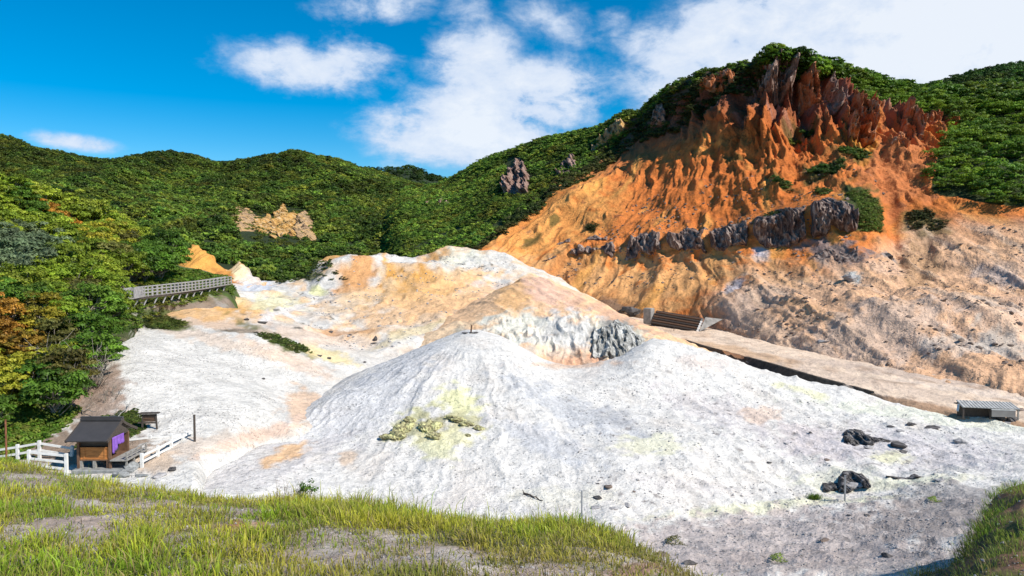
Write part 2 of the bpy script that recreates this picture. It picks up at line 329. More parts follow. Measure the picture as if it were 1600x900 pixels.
# --- small ochre hill beside the boardwalk
O = Sheet(236, 446, 1.5, [
 [(236, 470, 132), (300, 452, 134), (350, 458, 134), (446, 470, 136)], [(236, 440, 142), (300, 425, 142), (350, 435, 142), (446, 460, 144)],
 [(236, 430, 150), (270, 408, 150), (288, 392, 150), (302, 382, 151), (330, 400, 150), (355, 420, 150), (365, 413, 151), (374, 406, 152), (388, 422, 151), (405, 437, 150), (446, 455, 150)],
 [(236, 455, 165), (446, 470, 165)]], [16, 40, 8])
x, y = O.X[..., 0], O.X[..., 1]
O.disp((ridged(x / 2.2 - O.X[..., 2] * .25, O.X[..., 2] / 12, 4, 3) - .4) * .9)
O.paint(np.ones_like(O.px), (.70, .34, .08)); O.blob(360, 440, 30, 12, (.42, .17, .05), .9, .5); O.blob(390, 440, 18, 20, (.66, .62, .58), .9, -.6); O.blob(372, 418, 12, 20, (.76, .62, .38), .9, -.6)
O.paint(sm(.2, .5, fbm(x / 2.5, O.X[..., 2] / 5, 4, 3)), (.50, .20, .05), .6); O.blob(262, 425, 26, 12, GRN, 1); O.blob(300, 430, 40, 4, (.62, .5, .36), .6, .3)
ochre_hill = O.build('ochre_hill', M_mound)

# --- middle mound (white face, orange top)
D = Sheet(560, 1140, 1.4, [
 [(560, 650, 78), (735, 610, 86), (900, 600, 86), (1020, 600, 88), (1140, 610, 90)],
 [(560, 610, 85), (650, 565, 89), (735, 534, 92), (800, 535, 91), (900, 572, 88), (960, 572, 88), (1020, 556, 92), (1140, 580, 95)],
 [(560, 600, 92), (650, 538, 97), (740, 502, 99), (800, 490, 99), (900, 490, 97), (960, 502, 97), (1020, 520, 100), (1140, 560, 103)],
 [(560, 600, 100), (650, 520, 108), (720, 484, 114), (780, 452, 118), (830, 434, 120), (880, 447, 117), (950, 478, 112), (1000, 503, 108), (1060, 529, 105), (1140, 570, 105)],
 [(560, 610, 125), (830, 505, 145), (1000, 540, 130), (1140, 590, 125)]], [8, 44, 60, 8])
x, y, z = D.X[..., 0], D.X[..., 1], D.X[..., 2]
face = sm(.9, 1.2, D.t) * sm(2.1, 1.8, D.t)
D.disp(fbm(x / 6, y / 6, 1, 4) * .35); D.disp((ridged(x / 2.0 + .7 * fbm(x / 2, z / 2, 3, 3), z / 3, y / 4, 4) - .4) * .65 * face * sm(740, 800, D.px)); D.disp(fbm(x / .9, z / .9, y, 4) * .12 * face); D.disp((ridged(x / 3 + y / 9, y / 14, 6, 3) - .4) * .35 * (1 - face))
D.paint(np.ones_like(D.px), (.88, .55, .31)); D.blob(850, 455, 60, 22, (.80, .50, .36), .9, .35); D.blob(800, 465, 26, 26, (.88, .50, .22), .9, -.9); D.blob(960, 495, 70, 10, (.66, .40, .26), .9, .4)
D.blob(700, 520, 60, 10, (.84, .64, .42), .6, -.4)
D.blob(880, 522, 90, 30, WHT, 1, .05, .35); D.blob(800, 510, 40, 22, (.74, .70, .58), .9); D.blob(905, 562, 60, 14, (.66, .38, .24), 1, .05); D.blob(860, 548, 40, 10, (.72, .58, .45), .7)
D.blob(968, 530, 44, 30, (.26, .24, .21), 1, .1, .3, nz=.5); D.blob(975, 540, 26, 18, (.55, .54, .50), .7, seed=6, nz=1.6, sc=.4); D.blob(1050, 545, 40, 8, (.52, .44, .28), .8, .4)
D.blob(740, 530, 30, 14, WHT, .8); D.paint(sm(.28, .5, fbm(x / 1.3, z / 1.1, 4, 4)) * face, (.2, .18, .15), .7)
D.paint(sm(.1, .5, fbm(x / 2.5, z / 2.0, 14, 3)) * face, (.72, .66, .50), .5)
mid_mound = D.build('middle_mound', M_mound)

# --- front white mound and the slopes to its right
B = Sheet(200, 1770, 1.7, [
 [(200, 850, 33), (500, 890, 33), (800, 910, 32), (950, 960, 28), (1100, 950, 28), (1300, 950, 28), (1500, 955, 24), (1770, 980, 17)],
 [(200, 850, 40), (260, 800, 41), (320, 778, 42), (400, 785, 42), (600, 815, 43), (800, 835, 42), (950, 838, 41), (1100, 815, 45), (1300, 792, 49), (1500, 765, 50), (1770, 750, 46)],
 [(200, 830, 46), (280, 768, 46), (320, 745, 47), (400, 714, 51), (500, 702, 55), (600, 680, 57), (700, 660, 58), (800, 672, 57), (950, 692, 56), (1100, 692, 57), (1300, 706, 59), (1500, 705, 61), (1770, 705, 61)],
 [(200, 800, 56), (300, 745, 58), (400, 682, 60), (500, 632, 63), (600, 592, 67), (700, 557, 70.5), (735, 551, 71.5), (800, 572, 69), (900, 612, 67), (1000, 612, 69), (1100, 622, 70.5), (1300, 655, 70), (1500, 672, 69), (1770, 695, 67)],
 [(200, 770, 62), (300, 725, 64), (400, 674, 66), (450, 646, 68), (500, 618, 70), (560, 585, 73), (640, 549, 77), (700, 525, 80), (735, 517, 81), (780, 524, 81), (820, 545, 80), (860, 565, 79), (900, 573, 79), (960, 568, 80), (1000, 548, 83), (1020, 537, 85), (1060, 541, 85), (1100, 551, 84), (1150, 564, 83), (1200, 582, 82), (1280, 600, 81), (1350, 617, 80), (1450, 640, 77), (1600, 664, 72), (1770, 695, 69)],
 [(200, 760, 85), (735, 590, 100), (900, 610, 97), (1020, 595, 105), (1200, 625, 96), (1350, 650, 92), (1500, 670, 84), (1770, 705, 76)]], [60, 84, 80, 50, 8])
x, y, z = B.X[..., 0], B.X[..., 1], B.X[..., 2]
B.disp(fbm(x / 8, y / 8, 5, 4) * .28 * sm(200, 500, B.px)); fl = (x - P(735, 517, 81)[0]) / 3.0
ang = np.arctan2(x - P(735, 517, 81)[0], 81 - y + 3); rr = np.hypot(x - P(735, 517, 81)[0], 81 - y)
B.disp((ridged(ang * 9 + .5 * fbm(x / 6, y / 6, 2, 2), rr / 14, 2, 4) - .35) * .20 * sm(4, 16, rr) * sm(1200, 900, B.px))
B.disp((ridged(x / 4 + y / 7, y / 8 - x / 12, 8, 4) - .35) * .38 * sm(950, 1150, B.px)); B.disp(fbm(x / 1.3, y / 1.3, 5, 5) * .11 * sm(800, 1150, B.px)); B.disp(fbm(x / .7, y / .7, 15, 4) * .045)
B.disp((ridged(ang * 24 + .8 * fbm(x / 3, y / 3, 2, 3), rr / 8, 12, 3) - .35) * .08 * sm(3, 12, rr)); B.hill(1010, 540, 84, 6, .5); B.hill(960, 640, 66, 5, -.6); B.hill(1180, 700, 58, 6, -.5)
B.paint(np.ones_like(B.px), (.69, .65, .595))
B.paint(sm(.0, .5, fbm(x / 5, y / 7, 44, 5)), (.66, .56, .47), .35); B.blob(560, 640, 120, 40, (.55, .54, .545), .6, -.55); B.blob(640, 560, 70, 20, (.54, .53, .53), .6, -.5); B.blob(900, 640, 110, 22, (.48, .48, .49), .7, .4); B.blob(960, 645, 30, 16, (.45, .44, .44), .7, .3)  # grey left-flank blobs put the mound's side shading into the colour
B.blob(850, 690, 80, 20, (.50, .50, .515), .6, .4, seed=2); B.blob(430, 725, 120, 26, (.58, .53, .50), .6, -.3); B.blob(445, 712, 38, 10, (.68, .42, .22), .9, -.35); B.blob(545, 715, 14, 12, (.70, .48, .30), .6)
B.blob(1120, 640, 90, 22, (.62, .55, .53), .5, .3, seed=8); B.blob(1100, 570, 40, 10, (.70, .58, .50), .6, .2); B.blob(1280, 690, 70, 22, (.60, .50, .46), .7, .3); B.blob(1400, 700, 180, 26, (.58, .53, .52), .75, .1); B.blob(1190, 645, 30, 12, (.68, .5, .38), .7)
B.blob(718, 632, 34, 24, YEL, .8, .6); B.blob(680, 700, 34, 18, YEL, .6, .4, seed=3); B.blob(640, 665, 34, 18, (.55, .52, .27), .8, -.5, nz=1.3); B.blob(675, 668, 26, 16, (.45, .41, .24), .8, 0, nz=1.3); B.blob(720, 655, 34, 12, (.48, .44, .26), .8, .2, nz=1.4); B.blob(705, 685, 34, 12, (.76, .70, .40), .8); B.blob(1020, 695, 50, 16, (.76, .72, .50), .7, seed=1); B.blob(880, 775, 90, 14, (.75, .70, .56), .5)
B.blob(1220, 790, 190, 8, (.74, .71, .50), .85, -.08); B.blob(1400, 755, 110, 7, (.72, .70, .52), .8, -.05); B.blob(1390, 715, 30, 10, YEL, .5); B.blob(1450, 650, 180, 11, (.74, .73, .58), .7, .12); B.blob(1260, 612, 40, 5, YEL, .5, .25); B.blob(1300, 745, 60, 16, (.70, .68, .50), .5)
B.blob(900, 570, 70, 4, (.68, .45, .30), .7, 0)
B.blob(1200, 850, 330, 48, (.52, .44, .40), .9, -.08, .3); B.blob(1480, 810, 140, 40, (.38, .32, .285), .9, -.1, .4); B.blob(1320, 880, 240, 26, (.46, .38, .34), .8, .0, .4, seed=4); B.blob(1500, 770, 90, 12, (.36, .33, .31), .8, .05)
B.blob(1080, 760, 90, 12, (.66, .60, .56), .5, .1); B.blob(600, 790, 160, 12, (.62, .56, .52), .6)
dk = sm(.26, .5, fbm(x / .8, y / .9, 4, 4))
for (cx, cy, rx, ry, an) in [(940, 645, 60, 18, .35), (1130, 640, 60, 14, .3), (1350, 700, 130, 30, .2), (1000, 770, 60, 20, .3), (1420, 820, 160, 60, 0), (1160, 690, 80, 20, .5), (1060, 585, 50, 7, .5), (1250, 840, 200, 40, 0)]:
    r = np.sqrt((((B.px - cx) * math.cos(an) + (B.py - cy) * math.sin(an)) / rx) ** 2 + ((-(B.px - cx) * math.sin(an) + (B.py - cy) * math.cos(an)) / ry) ** 2)
    B.paint(dk * sm(1.5, .6, r), (.24, .21, .195), .8)
front_mound = B.build('white_mound', M_white)

# --- dirt road
Rd = Sheet(900, 1790, 3, [
 [(900, 520, 158), (1000, 540, 143), (1075, 560, 122.6), (1200, 600, 101.6), (1350, 650, 84.6), (1385, 648, 80), (1450, 664, 75), (1600, 695, 69), (1790, 730, 64)],
 [(900, 503, 158), (1000, 520, 143), (1075, 534, 122.6), (1200, 567, 101.6), (1350, 610, 84.6), (1450, 631, 78.6), (1600, 657, 72.6), (1790, 690, 67)],
 [(900, 497, 170), (1000, 508, 152), (1100, 522, 138), (1200, 545, 115), (1350, 580, 96), (1450, 600, 88), (1600, 622, 82), (1790, 645, 77)],
 [(900, 480, 192), (1000, 490, 174), (1100, 504, 160), (1200, 524, 138), (1350, 552, 116), (1450, 570, 105), (1600, 590, 96), (1790, 605, 92)]], [14, 30, 30])
x, y = Rd.X[..., 0], Rd.X[..., 1]; Rd.disp(fbm(x / 5, y / 5, 1, 4) * .22 + fbm(x / 1.4, y / 1.8, 1, 4) * .12 * (1 + 2.0 * sm(1.25, .8, Rd.t)))
Rd.paint(np.ones_like(Rd.px), (.80, .61, .45)); Rd.blob(1250, 575, 300, 8, (.66, .50, .38), .7, .2); Rd.blob(1450, 590, 200, 7, (.60, .46, .36), .9, .14); Rd.blob(1150, 550, 90, 7, (.68, .44, .26), .8, .2); Rd.blob(1050, 515, 60, 5, (.70, .48, .32), .7, .2); Rd.blob(1520, 612, 120, 4, (.70, .56, .45), .7, .15)
Rd.paint(sm(.1, .5, fbm(x / 3, y / 5, 6, 4)), (.42, .28, .19), .6); Rd.paint(sm(1.12, .9, Rd.t) * sm(1330, 1380, Rd.px), (.40, .24, .14), .9); Rd.blob(1330, 555, 60, 4, (.68, .44, .26), .7, .1)
road = Rd.build('dirt_road', M_road)

# --- the big cliff and the green ridge behind it
E = Sheet(540, 1790, 1.35, [
 [(540, 470, 205), (700, 460, 200), (800, 470, 185), (900, 505, 172), (1000, 525, 155), (1100, 545, 140), (1200, 575, 114), (1300, 600, 100), (1400, 620, 91), (1500, 635, 85), (1600, 645, 81), (1790, 665, 77)],
 [(540, 430, 215), (700, 425, 208), (800, 440, 194), (900, 480, 183), (1000, 489, 166), (1100, 511, 149), (1170, 529, 130), (1230, 545, 119), (1300, 560, 109), (1400, 577, 99), (1500, 592, 93), (1600, 602, 89), (1790, 620, 85)],
 [(540, 410, 235), (700, 402, 225), (760, 396, 216), (850, 425, 201), (900, 450, 190), (1000, 460, 173), (1100, 470, 160), (1200, 490, 142), (1260, 505, 128), (1330, 495, 126), (1400, 498, 124), (1500, 525, 114), (1600, 530, 110), (1790, 550, 104)],
 [(540, 395, 260), (700, 378, 250), (760, 365, 238), (850, 388, 215), (900, 408, 205), (1000, 412, 192), (1100, 410, 178), (1200, 405, 167), (1300, 392, 160), (1340, 385, 158), (1400, 405, 154), (1500, 420, 145), (1600, 425, 138), (1790, 435, 132)],
 [(540, 370, 300), (700, 350, 285), (800, 325, 256), (850, 350, 230), (900, 372, 218), (1000, 374, 202), (1100, 356, 190), (1200, 332, 180), (1300, 312, 173), (1350, 312, 170), (1400, 335, 172), (1500, 340, 165), (1600, 335, 158), (1790, 335, 150)],
 [(540, 345, 350), (700, 325, 330), (800, 295, 300), (900, 298, 250), (1000, 285, 237), (1100, 262, 224), (1200, 242, 210), (1300, 232, 203), (1400, 238, 197), (1500, 250, 190), (1600, 258, 182), (1790, 268, 172)],
 [(540, 330, 400), (700, 302, 390), (800, 262, 350), (900, 250, 302), (1000, 235, 273), (1050, 205, 260), (1100, 185, 248), (1160, 170, 236), (1200, 165, 230), (1300, 172, 224), (1400, 196, 220), (1500, 200, 215), (1600, 200, 207), (1790, 205, 195)],
 [(540, 340, 470), (620, 318, 460), (700, 288, 450), (760, 255, 420), (800, 242, 400), (850, 224, 375), (900, 213, 350), (950, 198, 330), (975, 180, 315), (1000, 178, 305), (1020, 160, 292), (1050, 136, 278), (1100, 114, 264), (1150, 104, 252), (1180, 96, 246), (1205, 88, 240), (1250, 100, 243), (1300, 116, 248), (1400, 145, 252), (1500, 153, 250), (1600, 148, 246), (1790, 140, 238)],
 [(540, 370, 560), (700, 320, 520), (1000, 260, 380), (1200, 180, 330), (1790, 200, 320)]], [8, 40, 62, 36, 62, 80, 66, 12])
x, y, z = [E.X[..., i].copy() for i in range(3)]
E.X[..., 2] -= 28 * sm(640, 545, E.u)
veg = poly_mask(E.px, E.py, [(500, 500), (620, 412), (700, 402), (752, 392), (800, 352), (870, 300), (930, 258), (985, 225), (1010, 195), (1060, 150), (1120, 128), (1195, 100), (1210, 60), (500, 60)]) | poly_mask(E.px, E.py, [(1205, 60), (1210, 96), (1250, 100), (1290, 118), (1330, 150), (1350, 175), (1395, 185), (1450, 200), (1462, 180), (1500, 190), (1465, 240), (1455, 300), (1530, 318), (1620, 325), (1800, 330), (1800, 60)])
vs = veg.astype(float)
for _ in range(6):
    vs[1:-1, 1:-1] = (vs[1:-1, 1:-1] + vs[:-2, 1:-1] + vs[2:, 1:-1] + vs[1:-1, :-2] + vs[1:-1, 2:]) / 5
bare = 1 - vs
shear = (x - 1.25 * (z - 10) * sm(1400, 900, E.px)) + 2.2 * fbm(x / 14, z / 14, y / 20, 3)              # fall line leans left on the left flank
up = sm(4.7, 5.5, E.t) * bare; mid = sm(3.9, 4.5, E.t) * (1 - up) * bare; low = sm(4.0, 3.4, E.t) * bare
E.disp(fbm(x / 26, z / 22, 2, 3) * 2.6 * bare)
hfl = sm(860, 1060, E.px); lft = sm(1070, 1230, E.px + (E.py < 200) * 60); up = up * (.25 + .75 * lft) * sm(7.0, 6.5, E.t); mid = mid * (.3 + .7 * lft)
E.disp((ridged(shear / 16 + .35 * fbm(x / 15, z / 15, 3, 2), z / 60, 5, 4, .55) - .35) * (9.0 * up * sm(980, 1180, E.px) + 3.0 * up + 2.8 * mid * (.5 + .5 * sm(1000, 1120, E.px)) + 1.0 * low) * hfl)
E.disp((ridged(shear / 10 + .5 * fbm(x / 9, z / 9, 3, 3), z / 60, 8, 3, .5) - .35) * 1.7 * (1 - lft) * bare * sm(480, 420, E.py)); E.disp((ridged(shear / 3.6 + .3 * fbm(x / 5, z / 5, 3, 2), z / 26, 18, 3, .5) - .35) * .6 * (1 - lft) * bare); E.disp((ridged(x / 7 + .6 * fbm(x / 9, z / 9, 3, 3), z / 26, 28, 4, .55) - .35) * 1.0 * low * sm(1080, 1250, E.px))
E.disp((ridged(shear / 5.5 + .5 * fbm(x / 6, z / 6, 7, 2), z / 24, 3, 4, .6) - .35) * (3.6 * up + 1.4 * mid * hfl + .2 * low))
E.disp(fbm(x / 4.0, z / 3.0, y / 3.0, 5) * (1.5 * up + 1.7 * mid + .3 * low) * (.3 + .7 * hfl)); E.disp((ridged(x / 5, z / 4, y / 6, 4) - .4) * .75 * low * sm(1080, 1250, E.px))
gl = np.abs(E.px - np.interp(E.py, [180, 250, 330, 380, 420, 480], [1385, 1375, 1395, 1400, 1412, 1400])); E.disp(-.9 * np.exp(-(gl / 9) ** 2) * bare * sm(450, 400, E.py))
gl = np.abs(E.px - np.interp(E.py, [330, 380, 440, 500], [1470, 1450, 1430, 1360])); E.disp(-.6 * np.exp(-(gl / 12) ** 2) * bare * sm(520, 470, E.py) * sm(320, 350, E.py))
E.hill(1340, 520, 118, 9, 2.2, 9); E.hill(1480, 480, 122, 11, 3.0, 12); E.hill(1230, 510, 135, 8, 2.0, 8); E.hill(1580, 520, 112, 9, 2.5, 9); E.hill(1150, 480, 152, 7, 2.0)
# step of the hard rock band
bt = np.interp(E.px, [830, 900, 1000, 1100, 1200, 1280, 1350], [400, 396, 385, 380, 360, 335, 330])
bm = sm(830, 900, E.px) * sm(1370, 1330, E.px); E.disp(1.6 * bm * np.exp(-((E.py - bt) / 16) ** 2) * (.7 + .8 * ridged(x / 4, z / 9, 2, 3)))
# colours
E.paint(np.ones_like(E.px), (.70, .215, .05))
E.blob(860, 340, 150, 50, (.84, .37, .10), .95, -.45); E.blob(900, 430, 130, 40, (.80, .36, .11), .85, .1); E.blob(1120, 290, 160, 60, (.62, .17, .035), .9)
E.blob(930, 445, 170, 36, (.76, .40, .16), .8, .15); E.blob(1080, 440, 90, 36, (.74, .38, .15), .8); E.blob(1120, 370, 130, 14, (.72, .34, .12), .5, -.2); E.paint(sm(.0, .5, fbm(shear / 9, z / 20, 5, 4)), (.50, .15, .03), .55); E.paint(sm(.15, .6, fbm(shear / 7, z / 12, 15, 4)), (.78, .37, .09), .7)
E.blob(1250, 230, 150, 50, (.52, .14, .03), .7); E.blob(1400, 270, 70, 60, (.50, .17, .06), .8); E.blob(1345, 215, 22, 34, (.68, .30, .05), .9)
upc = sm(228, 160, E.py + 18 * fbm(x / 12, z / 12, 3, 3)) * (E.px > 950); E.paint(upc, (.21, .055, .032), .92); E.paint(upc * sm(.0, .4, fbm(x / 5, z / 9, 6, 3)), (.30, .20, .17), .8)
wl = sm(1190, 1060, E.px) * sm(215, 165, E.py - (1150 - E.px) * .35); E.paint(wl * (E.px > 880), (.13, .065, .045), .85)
lo = sm(0, 1, (E.py - np.interp(E.px, [1000, 1100, 1200, 1350, 1420, 1800], [500, 450, 405, 385, 330, 320])) / 50 + .4 * fbm(x / 9, z / 6, 1, 3)) * sm(1060, 1180, E.px)
E.paint(lo, (.72, .43, .25), .97); E.paint(lo * sm(.0, .5, fbm(x / 7, z / 5, 5, 4)), (.64, .43, .31), .6); E.paint(lo * sm(.1, .5, fbm(x / 6, z / 4, 9, 4)), (.64, .37, .19), .6)
E.blob(1370, 540, 120, 34, (.52, .44, .38), .5, -.1, nz=1); E.blob(1300, 395, 50, 18, (.20, .17, .165), .9, .1, nz=1); E.blob(1190, 400, 12, 12, (.55, .52, .55), .9); E.blob(1330, 435, 14, 9, (.55, .56, .52), 1); E.blob(1385, 400, 18, 7, (.25, .22, .21), .9)
E.blob(1150, 455, 22, 9, (.52, .48, .50), .9, -.6); E.blob(1180, 485, 60, 16, (.48, .41, .36), .4, -.3, nz=1); E.blob(1560, 500, 60, 22, (.46, .42, .37), .5, .3, nz=1); E.blob(1560, 425, 40, 10, (.50, .42, .38), .7, .3); E.blob(1570, 560, 60, 16, (.52, .44, .36), .8, .2, nz=1); E.blob(1500, 560, 60, 12, (.60, .52, .44), .6)
E.blob(1440, 410, 30, 50, (.42, .25, .13), .7, .4); E.blob(1200, 430, 60, 26, (.58, .34, .17), .6); E.blob(1100, 430, 60, 26, (.66, .34, .13), .7, -.6)
E.blob(960, 480, 60, 12, (.20, .14, .10), .8, .2, nz=1)
for (cx, cy, rx, ry, an, a) in [(1340, 330, 36, 34, .9, 1), (1225, 290, 20, 8, .2, .9), (1290, 265, 34, 12, -.2, .9), (1330, 245, 30, 8, 0, .7), (1180, 170, 18, 10, -1, .6), (1215, 350, 30, 8, 0, .4), (1150, 250, 14, 6, 0, .7), (1262, 195, 18, 10, 0, .8), (1235, 200, 14, 6, 0, .7), (1450, 350, 40, 14, .2, .6), (830, 372, 20, 5, -.7, .8), (865, 345, 14, 5, -.8, .8), (925, 355, 10, 7, 0, .8), (1440, 340, 30, 8, 0, .7)]:
    E.blob(cx, cy, rx, ry, (.06, .075, .02), a, an, nz=1.1, seed=cx)
pit = sm(.35, .6, fbm(shear / 3, z / 2.5, 21, 4)); E.paint(pit * bare * sm(420, 330, E.py), (.22, .08, .035), .75); E.paint(pit * low, (.3, .2, .14), .3); E.paint(lo * sm(.05, .4, fbm(x / 3 + .5 * fbm(x / 6, z / 6, 2, 2), z / 14, 29, 4)), (.74, .52, .36), .6)
vn = vs + .5 * fbm(x / 6, z / 6, 2, 3) * (vs > .02) * (vs < .98); E.paint(sm(.35, .6, vn), (.045, .06, .02)); lf = sm(.4, .6, vs) * (E.px > 930) * (E.px < 1190) * sm(.2, .0, fbm(x / 6, z / 9, 8, 3)); E.paint(lf, (.12, .075, .055), .8)
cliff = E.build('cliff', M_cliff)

# --- far wooded hills
Fh = Sheet(-140, 840, 5, [
 [(-140, 480, 150), (300, 465, 165), (450, 458, 190), (560, 435, 230), (700, 420, 260), (840, 420, 300)],
 [(-140, 400, 220), (300, 405, 230), (420, 425, 235), (500, 425, 240), (560, 400, 290), (700, 385, 330), (840, 370, 380)],
 [(-140, 340, 330), (300, 355, 330), (450, 368, 340), (600, 352, 400), (700, 335, 420), (840, 330, 450)],
 [(-140, 290, 480), (100, 300, 480), (220, 300, 470), (300, 315, 450), (450, 305, 520), (540, 300, 540), (600, 305, 560), (700, 312, 540), (840, 310, 560)],
 [(-140, 226, 700), (0, 230, 700), (50, 238, 700), (100, 245, 720), (170, 258, 740), (230, 252, 780), (280, 248, 800), (350, 260, 790), (420, 252, 760), (520, 250, 760), (560, 262, 770), (620, 282, 790), (700, 306, 800), (840, 330, 800)],
 [(-140, 260, 900), (840, 370, 950)]], [16, 24, 24, 24, 6])
x, y = Fh.X[..., 0], Fh.X[..., 1]
Fh.X[..., 2] += (ridged(x / 170 + .3, y / 400, 2, 3) - .45) * 16 * sm(300, 480, y) * sm(820, 650, y) + fbm(x / 60, y / 90, 3, 3) * 6 * sm(220, 330, y) * sm(800, 700, y)
Fh.px, Fh.py = proj(Fh.X); Fh.C[:] = (.03, .042, .015); far_hills = Fh.build('wooded_hills', M_floor)
F2 = Sheet(540, 800, 8, [[(540, 330, 1000), (800, 350, 1000)], [(540, 275, 1250), (570, 266, 1280), (600, 268, 1300), (640, 264, 1300), (670, 276, 1300), (720, 292, 1300), (800, 320, 1300)], [(540, 330, 1500), (800, 360, 1500)]], [10, 4])
F2.C[:] = (.03, .045, .02); distant_ridge = F2.build('distant_ridge', M_floor)
F3 = Sheet(1420, 1900, 10, [[(1420, 260, 400)], [(1420, 150, 620), (1500, 128, 620), (1560, 114, 620), (1600, 109, 620), (1900, 90, 620)], [(1420, 180, 760)]], [10, 4])
F3.C[:] = (.03, .045, .02); distant_hill = F3.build('distant_hill', M_floor)

# --- grass bank in the foreground
A = Sheet(-260, 1220, 2.6, [
 [(0, 1744, 1.5)], [(-260, 1110, 4.4), (1220, 1150, 4.4)],
 [(-260, 860, 9.5), (400, 880, 9.0), (900, 905, 8.5), (1220, 1010, 8)],
 [(-260, 772, 14.5), (0, 777, 14), (300, 804, 13), (600, 825, 12), (900, 840, 11.6), (1000, 868, 11.3), (1100, 925, 10.8), (1220, 1010, 10.4)],
 [(-260, 724, 19), (0, 728, 18.5), (100, 745, 18), (200, 764, 17), (300, 781, 16), (400, 786, 15.3), (500, 793, 15), (600, 806, 14.5), (700, 820, 14), (800, 826, 14), (900, 826, 13.6), (950, 838, 13.2), (1000, 864, 12.8), (1050, 895, 12.4), (1120, 945, 12), (1220, 1030, 11.4)],
 [(-260, 850, 26), (500, 900, 24), (1220, 1150, 20)]], [14, 70, 80, 70, 16])
x, y = A.X[..., 0], A.X[..., 1]
A.disp(fbm(x / 2.2, y / 2.2, 1, 4) * .12 + fbm(x / .5, y / .5, 3, 4) * .035)
def bankcover(x, y):                                   # 0 bare .. 1 thick grass
    return fbm(x / 1.6, y / 1.1, 11, 3) + .45 * fbm(x / .5, y / .4, 5, 2)
BARE = [(240, 800, 130, 22), (60, 752, 60, 14), (130, 830, 60, 18), (380, 818, 70, 24), (520, 860, 90, 20), (280, 840, 40, 12), (700, 880, 120, 20), (620, 845, 60, 14), (830, 895, 120, 16), (980, 898, 90, 12), (560, 890, 120, 16), (40, 838, 50, 12), (200, 770, 60, 9), (420, 890, 60, 12)]
def barem(px, py):
    m = np.zeros(px.shape)
    for (cx, cy, rx, ry) in BARE: m = np.maximum(m, np.exp(-(((px - cx) / rx) ** 2 + ((py - cy) / ry) ** 2) * .8))
    return m
A.paint(np.ones_like(A.px), (.40, .31, .25)); A.paint(sm(-.2, .4, fbm(x, y, 4, 4)), (.50, .44, .38), .8); A.blob(390, 825, 50, 12, (.36, .15, .07), .9); A.blob(1000, 892, 60, 10, (.34, .18, .11), .8)
cov = sm(-.25, .25, bankcover(x, y) + .25 - 1.1 * barem(A.px, A.py)); A.paint(cov, (.11, .12, .03), .85); 
bank = A.build('grass_bank', M_bank)
A2 = Sheet(1420, 1840, 2.6, [
 [(0, 1744, 1.9)], [(0, 1150, 5.5)], [(1420, 1010, 15), (1500, 965, 14.5), (1600, 950, 14), (1840, 940, 13)],
 [(1420, 960, 20), (1500, 915, 20), (1555, 850, 21), (1600, 822, 21), (1840, 800, 20)],
 [(1420, 915, 23), (1495, 890, 24), (1532, 826, 26), (1560, 774, 27), (1585, 762, 27), (1600, 757, 27), (1840, 750, 26)],
 [(1420, 1000, 29), (1520, 900, 34), (1840, 860, 33)]], [6, 16, 50, 50, 16])
x, y = A2.X[..., 0], A2.X[..., 1]; A2.disp(fbm(x / 2.5, y / 2.5, 1, 4) * .4 + fbm(x / .7, y / .7, 3, 4) * .08)
A2.paint(np.ones_like(A2.px), (.24, .13, .08)); A2.paint(sm(-.1, .3, fbm(x / 2, y / 2, 4, 3)), (.10, .11, .03), .8)
bank2 = A2.build('right_bank', M_bank)
# ---------------------------------------------------------------- foliage
def leafmat(name, cols, obj_rand=True, tint=False, transl=0.3, dark=1.0):
    m, nt, b = newmat(name); b.inputs['Roughness'].default_value = 0.55; b.inputs['Specular IOR Level'].default_value = 0.25
    oi = nt.nodes.new('ShaderNodeObjectInfo'); at = nt.nodes.new('ShaderNodeAttribute'); at.attribute_name = 'Col'
    sep = nt.nodes.new('ShaderNodeSeparateColor'); nt.links.new(at.outputs['Color'], sep.inputs[0])
    cr = nt.nodes.new('ShaderNodeValToRGB'); el = cr.color_ramp.elements
    for i, c in enumerate(cols):
        p = i / max(1, len(cols) - 1)
        e = el[i] if i < 2 else el.new(p)
        e.position = p; e.color = (*[q * dark for q in c], 1)
    f = nmath(nt, 'ADD', nmath(nt, 'MULTIPLY', oi.outputs['Random'], 0.6), nmath(nt, 'MULTIPLY', sep.outputs[1], 0.4))
    nt.links.new(f, cr.inputs[0])
    c = nmul(nt, cr.outputs[0], nramp(nt, sep.outputs[0], 0, 1, 0.55, 1.45))
    c = nmul(nt, c, nramp(nt, nmath(nt, 'FRACT', nmath(nt, 'MULTIPLY', oi.outputs['Random'], 17.31), 0), 0, 1, 0.7, 1.3))
    if tint:
        a2 = nt.nodes.new('ShaderNodeAttribute'); a2.attribute_type = 'INSTANCER'; a2.attribute_name = 'tint'
        v = nt.nodes.new('ShaderNodeVectorMath'); v.operation = 'MULTIPLY'; nt.links.new(c, v.inputs[0]); nt.links.new(a2.outputs['Vector'], v.inputs[1]); c = v.outputs[0]
    nt.links.new(c, b.inputs['Base Color'])
    tr = nt.nodes.new('ShaderNodeBsdfTranslucent'); nt.links.new(nmul(nt, c, 1.2), tr.inputs[0])
    mx = nt.nodes.new('ShaderNodeMixShader'); mx.inputs[0].default_value = transl
    o = [n for n in nt.nodes if n.type == 'OUTPUT_MATERIAL'][0]
    nt.links.new(b.outputs[0], mx.inputs[1]); nt.links.new(tr.outputs[0], mx.inputs[2]); nt.links.new(mx.outputs[0], o.inputs[0])
    return m
L_green = leafmat('leaf_green', [(.07, .15, .016), (.11, .21, .02), (.16, .25, .03)])
L_light = leafmat('leaf_light_green', [(.16, .25, .02), (.24, .31, .025), (.30, .32, .035)])
L_yellow = leafmat('leaf_yellow', [(.26, .30, .025), (.36, .33, .03), (.36, .26, .025)])
